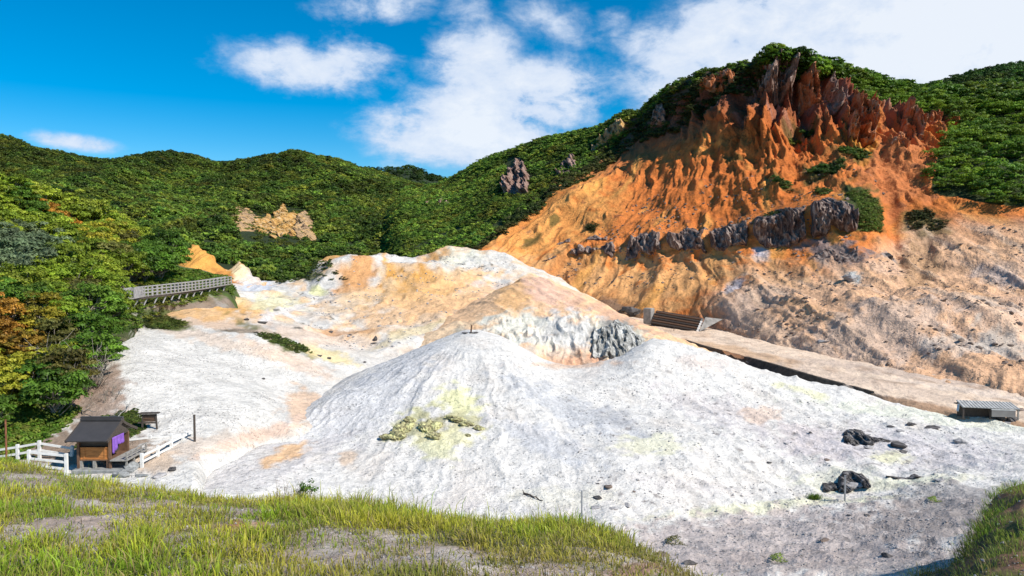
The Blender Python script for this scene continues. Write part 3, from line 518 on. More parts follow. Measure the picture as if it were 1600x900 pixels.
L_orange = leafmat('leaf_orange', [(.40, .24, .03), (.44, .20, .03), (.30, .24, .03)])
L_olive = leafmat('leaf_olive', [(.12, .13, .03), (.17, .17, .035), (.15, .12, .03)])
L_pale = leafmat('leaf_pale', [(.14, .20, .09), (.20, .26, .13), (.16, .2, .08)])
L_far = leafmat('leaf_far_wood', [(.03, .065, .012), (.06, .105, .014), (.11, .145, .018)], tint=True)
L_scrub = leafmat('leaf_scrub', [(.035, .06, .012), (.06, .08, .018), (.10, .085, .03)], tint=True)
M_bark, nt, b = newmat('bark'); v = nt.nodes.new('ShaderNodeTexCoord').outputs['Object']; nt.links.new(nmul(nt, (.30, .26, .21), nramp(nt, nnoise(nt, v, 6, 4), .3, .7, .5, 1.3)), b.inputs['Base Color'])

def leaves(cent, rad, n, size, flat=0.6, r=None):
    """n leaf faces on each clump; cent (k,3), rad (k,)"""
    r = r or rng; k = len(cent)
    d = r.normal(size=(k, n, 3)); d[..., 2] = np.abs(d[..., 2]) * .9 - .25 * r.random((k, n)); d /= np.linalg.norm(d, axis=-1, keepdims=True)
    p = cent[:, None] + d * rad[:, None, None] * (0.55 + 0.5 * r.random((k, n, 1))) * np.array([1, 1, flat])
    nrm = d * .8 + np.array([0, 0, .55]) + r.normal(size=(k, n, 3)) * .38; nrm /= np.linalg.norm(nrm, axis=-1, keepdims=True)
    t = np.cross(nrm, r.normal(size=(k, n, 3))); t /= np.linalg.norm(t, axis=-1, keepdims=True) + 1e-6; b = np.cross(nrm, t)
    s = size * (.6 + .8 * r.random((k, n, 1)))
    q = np.stack([p - t * s * .6, p - b * s * .36, p + t * s * .6, p + b * s * .36], 2).reshape(-1, 3)
    c0 = np.repeat(np.clip(.5 + .28 * r.normal(size=(k, 1)), 0, 1) + .12 * r.normal(size=(k, n)), 4).ravel()
    c1 = np.repeat(np.repeat(r.random((k, 1)), n, 1) * .7 + .3 * r.random((k, n)), 4).ravel()
    col = np.stack([np.clip(c0, 0, 1), np.clip(c1, 0, 1), c0 * 0], -1)
    return q, np.arange(len(q)).reshape(-1, 4), col
def clumps(k, R, H, zc, shape=1.0):
    d = rng.normal(size=(k, 3)); d[:, 2] = d[:, 2] * .8 + .25; d /= np.linalg.norm(d, axis=1)[:, None]
    f = .55 + .45 * rng.random((k, 1)) ** .6
    return d * f * np.array([R, R, H]) * (1 + .15 * rng.normal(size=(k, 1))) + [0, 0, zc]
def tubes(paths, sides=5):
    Vs, Fs, n0 = [], [], 0
    for pts, rad in paths:
        pts = np.array(pts, float); m = len(pts); tg = np.gradient(pts, axis=0); tg /= np.linalg.norm(tg, axis=1)[:, None] + 1e-9
        a = np.cross(tg, [0.13, 0.31, 0.94]); a /= np.linalg.norm(a, axis=1)[:, None] + 1e-9; b = np.cross(tg, a)
        th = np.linspace(0, 2 * math.pi, sides, endpoint=False)
        ring = pts[:, None] + (a[:, None] * np.cos(th)[None, :, None] + b[:, None] * np.sin(th)[None, :, None]) * np.array(rad)[:, None, None]
        Vs.append(ring.reshape(-1, 3)); i = n0 + np.arange(m * sides).reshape(m, sides); j = np.roll(i, -1, axis=1)
        Fs.append(np.stack([i[:-1], j[:-1], j[1:], i[1:]], -1).reshape(-1, 4)); n0 += m * sides
    return np.concatenate(Vs), np.concatenate(Fs)
def crook(a, b, n, amp):
    t = np.linspace(0, 1, n)[:, None]; p = np.array(a) * (1 - t) + np.array(b) * t
    return p + rng.normal(size=(n, 3)) * amp * np.sin(t * math.pi)
UNL = bpy.data.collections.new('sources')
def unlink(o): COL.objects.unlink(o); UNL.objects.link(o); return o
def near_tree(seed, R=2.6, H=1.9, zc=3.6, k=46, n=80, size=.26):
    global rng; keep = rng; rng = np.random.default_rng(seed)
    c = clumps(k, R, H, zc); q, f, col = leaves(c, R * (.2 + .16 * rng.random(k)), n, size, .6)
    lean = rng.normal(size=2) * .3; top = np.array([lean[0], lean[1], zc]); br = [(crook((0, 0, -.6), top, 7, .12), np.linspace(.15, .07, 7))]
    for i in range(0, k, 2):
        s = top * (.25 + .6 * rng.random()); br.append((crook(s, c[i], 6, .14), np.linspace(.065, .014, 6)))
    V, Fq = tubes(br); rng = keep
    return q, f, col, V, Fq
NT = [near_tree(100 + i, R=2.3 + .3 * (i % 3), H=1.6 + .25 * (i % 2), k=46 + 6 * i) for i in range(5)]
crown_me, trunk_me = [], []
for i, (q, f, col, Vt, Ft) in enumerate(NT):
    o = mesh_np('crown', q, f, L_green, col, smooth=False); crown_me.append(o.data); bpy.data.objects.remove(o)
    o = mesh_np('trunk', Vt, Ft, M_bark); trunk_me.append(o.data); bpy.data.objects.remove(o)
def place_tree(name, i, loc, s, rot, mat, label, cat, group, sz=1.0):
    r = bpy.data.objects.new(name, None); COL.objects.link(r); r.location = loc; r.rotation_euler = (0, 0, rot); r.scale = (s, s, s * sz)
    tag(r, label, cat, group)
    c = bpy.data.objects.new('crown', crown_me[i]); COL.objects.link(c); c.parent = r
    c.material_slots[0].link = 'OBJECT'; c.material_slots[0].material = mat
    t = bpy.data.objects.new('trunk', trunk_me[i]); COL.objects.link(t); t.parent = r
    return r
# colours of the near wood on the left, by where each tree stands
ANCH = [(20, 250, 'l'), (60, 290, 'l'), (120, 320, 'l'), (165, 335, 'l'), (210, 365, 'l'), (250, 385, 'g'), (40, 330, 'g'), (115, 335, 'l'), (100, 345, 'o'), (30, 345, 'l'), (50, 310, 'l'), (10, 300, 'l'), (90, 370, 'l'), (150, 365, 'l'), (35, 390, 'p'), (60, 400, 'p'), (20, 410, 'p'),
        (110, 400, 'l'), (140, 420, 'l'), (165, 390, 'y'), (190, 400, 'b'), (215, 400, 'g'), (245, 415, 'g'), (270, 420, 'g'), (180, 430, 'l'), (200, 440, 'l'), (20, 440, 'l'), (60, 450, 'l'), (40, 470, 'g'), (100, 440, 'l'), (130, 460, 'b'), (160, 460, 'l'),
        (15, 520, 'o'), (40, 540, 'o'), (60, 560, 'y'), (15, 570, 'y'), (80, 500, 'y'), (110, 500, 'l'), (150, 490, 'g'), (165, 520, 'g'), (160, 560, 'g'), (100, 540, 'b'), (120, 580, 'b'), (80, 590, 'g'), (30, 610, 'g'), (60, 630, 'g'), (20, 650, 'g'), (90, 640, 'y'), (120, 650, 'l'), (60, 660, 'l'), (20, 600, 'y'), (300, 425, 'g'), (275, 400, 'g')]
MAT = {'l': L_light, 'g': L_green, 'y': L_yellow, 'o': L_orange, 'b': L_olive, 'p': L_pale}
NM = {'l': 'light green leafy', 'g': 'deep green leafy', 'y': 'yellowing', 'o': 'orange autumn', 'b': 'olive brown thin-leaved', 'p': 'pale silvery green'}
pts = []
def cast(sheet, px, py): return sheet.at(px, py)
LT = []
cand, cx, cy = G.sample(2600, [(-60, 318), (0, 318), (60, 340), (130, 362), (200, 388), (262, 410), (300, 424), (290, 434), (255, 442), (200, 452), (176, 470), (182, 500), (184, 545), (165, 590), (140, 628), (118, 655), (60, 680), (-60, 690)])
kp = ~((cx > 258) & (cy > 395)); cand, cx, cy = cand[kp], cx[kp], cy[kp]
order = np.argsort(cand[:, 1])
for j in order:
    p = cand[j]; mind = 2.4 if p[1] > 70 else 2.1
    if all((p[0] - q[0]) ** 2 + (p[1] - q[1]) ** 2 > mind ** 2 for q in pts):
        pts.append(p); LT.append((p, cx[j], cy[j]))
print('left trees', len(LT))
LT = LT[:150]
def where_left(px, py):
    if py > 600: a = 'behind the white fence'
    elif py > 520: a = 'low beside the pale gravel fan'
    elif py > 440: a = 'on the left slope below the boardwalk'
    elif py > 380: a = 'on the left slope above the boardwalk'
    else: a = 'topping the left slope'
    return a
def ordn(k):
    W_ = ['leftmost', 'second from left', 'third from left', 'fourth from left', 'fifth from left', 'sixth from left', 'seventh from left', 'eighth from left', 'ninth from left', 'tenth from left']
    return W_[k] if k < 10 else '%d%s from left' % (k + 1, 'th' if (k + 1) % 10 not in (1, 2, 3) or k + 1 in (11, 12, 13) else ['st', 'nd', 'rd'][(k + 1) % 10 - 1])
def number(objs, plural):
    for g, l in objs.items():
        l.sort(key=lambda t: t[0])
        for k, (x_, o) in enumerate(l): o['label'] = ('only one of the ' if len(l) == 1 else ordn(k) + ' of the ') + g; o['group'] = g
LG = {}
for j, (p, px, py) in enumerate(LT):
    near = p[1] < 80; s = (.62 + .30 * rnd.random()) if near else (.80 + .40 * rnd.random())
    if px > 150 and py > 470: s *= .75
    if py > 600: s *= .95
    ty = min(ANCH, key=lambda a: (a[0] - px) ** 2 + (a[1] - (py - 38 * s * 80 / p[1])) ** 2 * 1.5 + rnd.random() * 260)[2]
    w = where_left(px, py); g = NM[ty] + ' trees ' + w
    o = place_tree('broadleaf_tree', j % 5, (p[0], p[1], p[2] - .9 * s), s, rnd.random() * 6.28, MAT[ty], g, 'tree', g, .9 + .2 * rnd.random())
    LG.setdefault(g, []).append((px, o))
number(LG, 'trees')

# bare shrubs with pale twigs on the left border
def bare_shrub(seed, h=2.6):
    global rng; keep = rng; rng = np.random.default_rng(seed); br = []
    for i in range(11):
        a = rng.random() * 6.28; e = np.array([math.cos(a) * .75 * h * rng.random(), math.sin(a) * .75 * h * rng.random(), h * (.55 + .45 * rng.random())])
        p = crook((0.1 * math.cos(a), .1 * math.sin(a), -.2), e, 7, .12); br.append((p, np.linspace(.045, .012, 7)))
        for _ in range(4):
            s = p[rng.integers(2, 6)]; br.append((crook(s, s + rng.normal(size=3) * .35 * h * .6 + [0, 0, .35], 5, .05), np.linspace(.022, .008, 5)))
    r = tubes(br, 4); rng = keep; return r
BS = []; BG = {}
for i in range(3):
    o = mesh_np('bare_shrub', *bare_shrub(40 + i), M_bark); BS.append(o.data); bpy.data.objects.remove(o)
for j, (px, py, s) in enumerate([(118, 606, 1.2), (135, 600, 1.3), (150, 598, 1.1), (100, 590, 1.2), (128, 575, 1.1), (155, 470, 1.1), (175, 468, .9), (192, 470, .9), (60, 452, 1.2), (150, 612, .9), (210, 650, .6), (195, 655, .6)]):
    loc = G.at(px, py); o = bpy.data.objects.new('bare_shrub', BS[j % 3]); COL.objects.link(o); o.location = loc; o.scale = (s,) * 3; o.rotation_euler = (rnd.uniform(-.3, .1), rnd.uniform(0, .5), j * 1.3)
    w = ['beside the boardwalk end', 'on brown earth beside the left wood', 'among the pale green trees', 'behind the shrine'][0 if 440 < py < 480 and px > 100 else 1 if py > 560 and py < 640 else 2 if py < 460 else 3]
    tag(o, w, 'shrub', 'bare grey shrubs ' + w); BG.setdefault('bare grey shrubs ' + w, []).append((px, o))
number(BG, '')

# mid-distance trees
def mid_tree(seed, k, n, size, R=4.0, H=2.6, zc=3.4):
    global rng; keep = rng; rng = np.random.default_rng(seed)
    c = clumps(k, R, H, zc); r = leaves(c, R * (.24 + .16 * rng.random(k)), n, size, .5); rng = keep
    return r
MT = []
for i in range(4):
    o = mesh_np('mid_tree', *mid_tree(200 + i, 34, 46, .50)[:2], L_green, None, smooth=False); bpy.data.objects.remove(o)
    q, f, c = mid_tree(200 + i, 34, 46, .50); br = [(crook((0, 0, -1.5), (0, 0, 3.5), 5, .1), np.linspace(.2, .1, 5))]
    o = mesh_np('mid_tree', q, f, L_green, c, smooth=False); MT.append(o.data); bpy.data.objects.remove(o)
FT = []
for i in range(4):
    q, f, c = mid_tree(300 + i, 22, 22, .95, R=4.2, H=2.9, zc=3.0); o = mesh_np('wood_crown', q, f, L_far, c, smooth=False); FT.append(unlink(o))
polyR = [(1205, 60), (1215, 92), (1250, 102), (1290, 118), (1325, 146), (1350, 172), (1395, 180), (1440, 196), (1462, 176), (1505, 190), (1472, 240), (1462, 292), (1530, 318), (1620, 325), (1700, 325), (1700, 60)]
cand, cx, cy = E.sample(6000, polyR); sel = []
for p, a, b in zip(cand, cx, cy):
    if all((p[0] - q[0][0]) ** 2 + (p[1] - q[0][1]) ** 2 + (p[2] - q[0][2]) ** 2 > 4.6 ** 2 for q in sel): sel.append((p, a, b))
print('right trees', len(sel)); sel = [s for s in sel if E.X.size and s[0][1] < 262]
sel.sort(key=lambda s: s[0][1]); sel = sel[:300 - 0]
L_right = leafmat('leaf_hilltop', [(.05, .12, .012), (.13, .22, .02), (.22, .30, .025)])
for m in MT: m.materials.clear(); m.materials.append(L_right)
used = len(LT); sel = sel[:max(0, 300 - used)]
RG = {}
for j, (p, a, b) in enumerate(sel):
    o = bpy.data.objects.new('hilltop_tree', MT[j % 4]); COL.objects.link(o); s = .62 + .42 * rnd.random()
    if a < 1240: s *= .55
    o.location = (p[0], p[1], p[2] - 1.2 * s); o.scale = (s, s, s * (.75 + .3 * rnd.random())); o.rotation_euler = (0, 0, rnd.random() * 6.28)
    rows = ['cresting the red cliff', 'just under the right crest', 'high on the right hill', 'on the upper middle right hill', 'on the lower middle right hill', 'low on the right hill', 'along the tan slope edge']
    g = 'rounded green trees ' + rows[int(np.searchsorted([118, 150, 180, 215, 255, 290], b))]
    tag(o, g, 'tree', g); RG.setdefault(g, []).append((a, o))
number(RG, 'trees')

def scatter_stuff(name, label, cat, pts, scl, tint, sources, mat):
    me = bpy.data.meshes.new(name); me.vertices.add(len(pts)); me.vertices.foreach_set('co', np.ascontiguousarray(pts, np.float32).ravel())
    a = me.attributes.new('scl', 'FLOAT', 'POINT'); a.data.foreach_set('value', np.ascontiguousarray(scl, np.float32))
    a = me.attributes.new('tint', 'FLOAT_VECTOR', 'POINT'); a.data.foreach_set('vector', np.ascontiguousarray(tint, np.float32).ravel())
    a = me.attributes.new('rz', 'FLOAT_VECTOR', 'POINT'); rr_ = np.zeros((len(pts), 3), np.float32); rr_[:, 2] = rng.random(len(pts)) * 6.28; a.data.foreach_set('vector', rr_.ravel())
    me.materials.append(mat); o = bpy.data.objects.new(name, me); COL.objects.link(o)
    c = bpy.data.collections.new(name + '_sources')
    for s in sources: c.objects.link(s)
    ng = bpy.data.node_groups.new(name, 'GeometryNodeTree'); ng.interface.new_socket('Geometry', in_out='INPUT', socket_type='NodeSocketGeometry'); ng.interface.new_socket('Geometry', in_out='OUTPUT', socket_type='NodeSocketGeometry')
    N = ng.nodes.new; gi = N('NodeGroupInput'); go = N('NodeGroupOutput'); ip = N('GeometryNodeInstanceOnPoints'); ci = N('GeometryNodeCollectionInfo')
    ci.inputs[0].default_value = c; ci.inputs['Separate Children'].default_value = True; ci.inputs['Reset Children'].default_value = True; ip.inputs['Pick Instance'].default_value = True
    def na(nm, ty): n = N('GeometryNodeInputNamedAttribute'); n.data_type = ty; n.inputs[0].default_value = nm; return n.outputs[0]
    L = ng.links.new; L(gi.outputs[0], ip.inputs['Points']); L(ci.outputs[0], ip.inputs['Instance']); L(na('scl', 'FLOAT'), ip.inputs['Scale'])
    e2r = N('FunctionNodeEulerToRotation'); L(na('rz', 'FLOAT_VECTOR'), e2r.inputs[0]); L(e2r.outputs[0], ip.inputs['Rotation']); L(ip.outputs[0], go.inputs[0])
    md = o.modifiers.new('scatter', 'NODES'); md.node_group = ng; tag(o, label, cat, kind='stuff'); return o
# far wood: back hills, green ridge, distant ridges
PT, SC, TI = [], [], []
def addwood(p, s, base, var=.25):
    n = len(p); t = np.array(base)[None] * (1 + var * fbm(p[:, 0] / 45, p[:, 1] / 45, p[:, 2] / 30, 3)[:, None] * 1.3) * (1 + .3 * rng.normal(size=(n, 1)))
    t[:, 0] *= 1 + .5 * np.clip(fbm(p[:, 0] / 20, p[:, 1] / 20, 5, 2), -.3, 1); PT.append(p - [0, 0, 1.0]); SC.append(s * (.75 + .5 * rng.random(n))); TI.append(np.clip(t, .2, 3)); return t
p, a, b = Fh.sample(19000, [(-140, 200), (840, 200), (840, 420), (560, 425), (470, 448), (400, 448), (395, 425), (340, 412), (300, 385), (270, 412), (-140, 460)])
rk = poly_mask(a, b, [(362, 332), (376, 326), (400, 332), (420, 336), (436, 324), (446, 316), (460, 330), (480, 328), (496, 350), (502, 386), (440, 396), (356, 382)]) ; p, a, b = p[~rk], a[~rk], b[~rk]
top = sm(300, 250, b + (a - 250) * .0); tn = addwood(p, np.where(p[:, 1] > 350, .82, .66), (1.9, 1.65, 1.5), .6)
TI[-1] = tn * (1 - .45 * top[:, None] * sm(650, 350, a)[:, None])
polyg = [(540, 412), (620, 410), (700, 398), (752, 388), (800, 348), (870, 296), (930, 254), (975, 222), (1005, 190), (1045, 158), (1090, 135), (1130, 122), (1170, 112), (1205, 105), (1205, 60), (540, 60)]
p, a, b = E.sample(8000, polyg); k = ~poly_mask(a, b, [(785, 250), (812, 244), (830, 275), (822, 306), (790, 306)]); k &= ~(poly_mask(a, b, [(960, 230), (1010, 185), (1060, 142), (1120, 122), (1210, 100), (1210, 240), (960, 300)]) & (b > np.interp(a, [960, 1010, 1060, 1120, 1200], [210, 180, 142, 120, 103])))
p, a, b = p[k], a[k], b[k]; addwood(p, .36 + .20 * sm(250, 420, p[:, 1]), (2.3, 2.0, 1.8), .5)
p, a, b = F2.sample(900); addwood(p, np.full(len(p), 1.2), (.6, .7, .8)); p, a, b = F3.sample(2600); addwood(p, np.full(len(p), .8), (.9, 1.1, 1.3))
p, a, b = E.sample(500, [(1205, 60), (1800, 60), (1800, 180), (1500, 165), (1205, 110)]); addwood(p, np.full(len(p), .8), (1.5, 1.5, 1))
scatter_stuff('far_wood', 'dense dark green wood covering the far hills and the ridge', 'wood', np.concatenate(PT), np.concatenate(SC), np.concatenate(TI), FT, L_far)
# low scrub
q, f, c = leaves(clumps(10, .8, .35, .35), np.full(10, .38), 26, .22, .6); SB = [unlink(mesh_np('scrub_clump', q, f, L_scrub, c, smooth=False))]
q, f, c = leaves(clumps(12, .9, .45, .4), np.full(12, .34), 22, .24, .6); SB.append(unlink(mesh_np('scrub_clump', q, f, L_scrub, c, smooth=False)))
PT, SC, TI = [], [], []
def scrub(sheet, n, poly, s, tint):
    p, a, b = sheet.sample(n, poly); addwood(p + [0, 0, .9], np.full(n, s), tint, .3)
scrub(E, 1700, [(740, 398), (800, 362), (870, 310), (935, 268), (985, 238), (1040, 215), (1100, 190), (1190, 130), (1195, 100), (1060, 130), (1000, 190), (930, 240), (800, 335)], 1.5, (1.2, 1.1, 1.0))
for (cx, cy, rx, ry, n, s, t) in [(1290, 265, 30, 10, 90, 1.0, (1, 1.3, .8)), (1335, 245, 24, 7, 50, 1.1, (1.2, 1.8, 1)), (1225, 292, 14, 6, 20, .9, (1.2, 1.6, 1)), (1262, 195, 14, 8, 24, .9, (1, 1.5, 1)), (1300, 155, 8, 8, 14, 1.2, (1.4, 2, 1)), (1240, 205, 12, 5, 16, .9, (1.6, 1.8, 1)), (1120, 165, 8, 12, 16, 1.1, (1.2, 1.2, 1)), (925, 355, 8, 5, 12, 1, (.8, .8, .8)), (1450, 350, 36, 9, 60, .55, (.9, .8, .8)), (1215, 340, 24, 6, 30, .8, (1, 1, 1)), (1285, 300, 10, 10, 20, .9, (1.2, 1.3, 1)), (1440, 338, 22, 6, 30, .9, (.8, .8, .8)), (1180, 172, 10, 8, 12, 1, (1, 1, 1)), (1085, 185, 8, 10, 12, 1, (1, 1, 1))]:
    scrub(E, n, [(cx + rx * math.cos(t_), cy + ry * math.sin(t_)) for t_ in np.linspace(0, 6.28, 9)[:-1]], s, t)
scrub(E, 520, [(1322, 300), (1350, 300), (1366, 312), (1380, 330), (1376, 362), (1350, 362), (1338, 345), (1340, 322)], .55, (2.0, 2.3, 1.4)); scrub(V, 160, [(395, 522), (430, 524), (465, 538), (485, 552), (460, 552), (420, 536)], .34, (1.6, 1.5, 1.2)); scrub(V, 160, [(215, 500), (255, 496), (290, 504), (280, 514), (240, 514)], .40, (1.6, 1.7, 1.2))
scrub(G, 1400, [(180, 520), (186, 468), (240, 448), (362, 442), (365, 456), (300, 474), (240, 496), (215, 515)], .5, (2.2, 2.4, 1.3)); scrub(G, 1500, [(180, 455), (240, 420), (300, 424), (352, 438), (355, 444), (250, 452), (190, 470)], .7, (2.6, 2.8, 1.3))
scrub(G, 260, [(100, 690), (120, 650), (160, 620), (200, 612), (225, 640), (210, 665), (160, 675)], .36, (1.8, 1.5, 1.2)); scrub(V, 120, [(430, 432), (500, 428), (545, 440), (480, 446), (430, 446)], .6, (1.2, 1.2, 1)); scrub(V, 60, [(480, 418), (500, 412), (520, 430), (500, 434)], .6, (1.2, 1.3, 1))
scrub(V, 700, [(120, 700), (160, 655), (210, 640), (225, 668), (190, 690)], .28, (1.8, 1.6, 1.2))
scrub(G, 700, [(-40, 740), (-40, 600), (60, 600), (110, 640), (110, 690), (60, 730)], .6, (2.6, 3.2, 1.4))
scrub(Fh, 420, [(356, 340), (362, 322), (440, 310), (500, 340), (504, 384), (440, 390), (356, 376)], 1.5, (1.6, 1.8, 1.0))
scatter_stuff('low_scrub', 'low scrub clinging to the cliff edges and slopes', 'scrub', np.concatenate(PT), np.concatenate(SC), np.concatenate(TI), SB, L_scrub)

# ---------------------------------------------------------------- grass
M_grass, nt, b = newmat('grass_blades'); at = nt.nodes.new('ShaderNodeAttribute'); at.attribute_name = 'Col'; nt.links.new(at.outputs['Color'], b.inputs['Base Color']); b.inputs['Roughness'].default_value = .5
tr = nt.nodes.new('ShaderNodeBsdfTranslucent'); nt.links.new(at.outputs['Color'], tr.inputs[0]); mx = nt.nodes.new('ShaderNodeMixShader'); mx.inputs[0].default_value = .35
o_ = [n for n in nt.nodes if n.type == 'OUTPUT_MATERIAL'][0]; nt.links.new(b.outputs[0], mx.inputs[1]); nt.links.new(tr.outputs[0], mx.inputs[2]); nt.links.new(mx.outputs[0], o_.inputs[0])
def blades(base, lean, h, w, col, name, label, cat='grass', kind='stuff'):
    n = len(base); a = rng.random(n) * 6.28; side = np.stack([np.cos(a), np.sin(a), a * 0], -1) * w[:, None] / 2
    up = np.stack([lean[:, 0] * h * .35, lean[:, 1] * h * .35, h * .62], -1); tip = np.stack([lean[:, 0] * h, lean[:, 1] * h, h * (1 - .28 * np.hypot(lean[:, 0], lean[:, 1]))], -1)
    Vv = np.stack([base - side, base + side, base + up - side * .8, base + up + side * .8, base + tip - side * .12, base + tip + side * .12], 1).reshape(-1, 3)
    i = np.arange(n)[:, None] * 6; Fq = np.concatenate([i + [0, 1, 3, 2], i + [2, 3, 5, 4]])
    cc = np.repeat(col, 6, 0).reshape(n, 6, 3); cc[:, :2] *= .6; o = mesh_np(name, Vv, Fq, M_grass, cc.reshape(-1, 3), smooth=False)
    tag(o, label, cat, kind=kind); return o
def tussocks(sheet, ntuft, per, keep, hmul, colf, spread=.12):
    p, a, b = sheet.sample(ntuft); k = keep(p, a, b); p, a, b = p[k], a[k], b[k]; n = len(p)
    hh = (.55 + .6 * rng.random(n)) * hmul(p, a, b); ct = colf(p, a, b)
    P_ = np.repeat(p, per, 0); off = rng.normal(size=(n * per, 2)) * spread; P_[:, :2] += off; P_[:, 2] -= .02 + off[:, 1] * -.18
    ln = off / spread * .28 + rng.normal(size=(n * per, 2)) * .22 + [-.12, .03]
    h = np.repeat(hh, per) * (.5 + .6 * rng.random(n * per)); h = h * (1 + .8 * (rng.random(n * per) < .02)); c = np.repeat(ct, per, 0) * (1 + .22 * rng.normal(size=(n * per, 1)))
    st = rng.random(n * per) < .16; c[st] = np.array([.42, .33, .13]) * (.7 + .5 * rng.random((st.sum(), 1)))
    return P_, ln, h, 0.009 + .010 * rng.random(n * per), np.clip(c, .005, 1)
def gcol(p, a, b):
    t = sm(-.35, .35, fbm(p[:, 0] / 1.8, p[:, 1] / 1.8, 31, 3))[:, None]; u = sm(-.1, .4, fbm(p[:, 0] / .9, p[:, 1] / .9, 41, 2))[:, None]
    c = np.array([.26, .38, .03]) * (1 - t) + np.array([.52, .50, .05]) * t; c = c * (1 - .5 * u) + np.array([.33, .27, .07]) * .5 * u
    dry = (sm(830, 880, b) * sm(300, 600, a))[:, None] * .5; return c * (1 - dry) + np.array([.28, .2, .08]) * dry
def gkeep(p, a, b):
    cv = sm(-.35, .2, bankcover(p[:, 0], p[:, 1]) + .62 - 1.1 * barem(a, b)); return (rng.random(len(p)) < cv) & (a < 1130) & (b < 1000) & (p[:, 1] > 4)
def ghm(p, a, b): return .21 * (.55 + .8 * sm(-.2, .4, bankcover(p[:, 0], p[:, 1]) + .2 - barem(a, b))) * (1 - .35 * sm(500, 900, a) * sm(820, 880, b)) * (1 + .35 * np.exp(-((a - 560) / 120) ** 2) * (b < 830))
T = [tussocks(A, 13000, 26, gkeep, ghm, gcol)]
T.append(tussocks(A, 2600, 9, lambda p, a, b: (a < 1130) & (b < 1000) & (rng.random(len(p)) < .8), lambda p, a, b: .09 + 0 * a, lambda p, a, b: gcol(p, a, b) * .9))
T = [np.concatenate(z_) for z_ in zip(*T)]
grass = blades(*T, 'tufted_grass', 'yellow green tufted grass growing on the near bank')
p, a, b = A.sample(26000); k = (a < 1130) & (b < 1000) & (p[:, 1] > 4); p = p[k]; n = len(p)
lit = blades(p + rng.normal(size=(n, 3)) * [.02, .02, 0] + [0, 0, .012], rng.normal(size=(n, 2)) * 2.2, .05 + .06 * rng.random(n), .006 + .008 * rng.random(n), np.array([.36, .29, .21]) * (.4 + .9 * rng.random((n, 1))), 'dry_litter', 'dry straw and twig litter on the near bank', 'litter')
T = tussocks(A2, 2600, 26, lambda p, a, b: (fbm(p[:, 0] / 1.5, p[:, 1] / 1.5, 4, 3) > -.12) & (b < 960), lambda p, a, b: .22 + 0 * a, lambda p, a, b: gcol(p, a, b) * np.array([.65, .9, .9]), .16)
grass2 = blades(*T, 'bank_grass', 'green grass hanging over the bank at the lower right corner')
# ---------------------------------------------------------------- small helpers for built things
def pmat(name, col, rough=0.7, var=0.25, scale=4.0, metal=0.0, bump=0.0, stretch=(1, 1, 1)):
    m, nt, b = newmat(name); tc = nt.nodes.new('ShaderNodeTexCoord'); mp = nt.nodes.new('ShaderNodeMapping'); mp.inputs['Scale'].default_value = stretch; nt.links.new(tc.outputs['Object'], mp.inputs[0])
    n = nnoise(nt, mp.outputs[0], scale, 5, .6); nt.links.new(nmul(nt, col, nramp(nt, n, .3, .7, 1 - var, 1 + var)), b.inputs['Base Color']); b.inputs['Roughness'].default_value = rough; b.inputs['Metallic'].default_value = metal
    if bump:
        bp = nt.nodes.new('ShaderNodeBump'); bp.inputs['Strength'].default_value = bump; bp.inputs['Distance'].default_value = .05; nt.links.new(n, bp.inputs['Height']); nt.links.new(bp.outputs[0], b.inputs['Normal'])
    return m
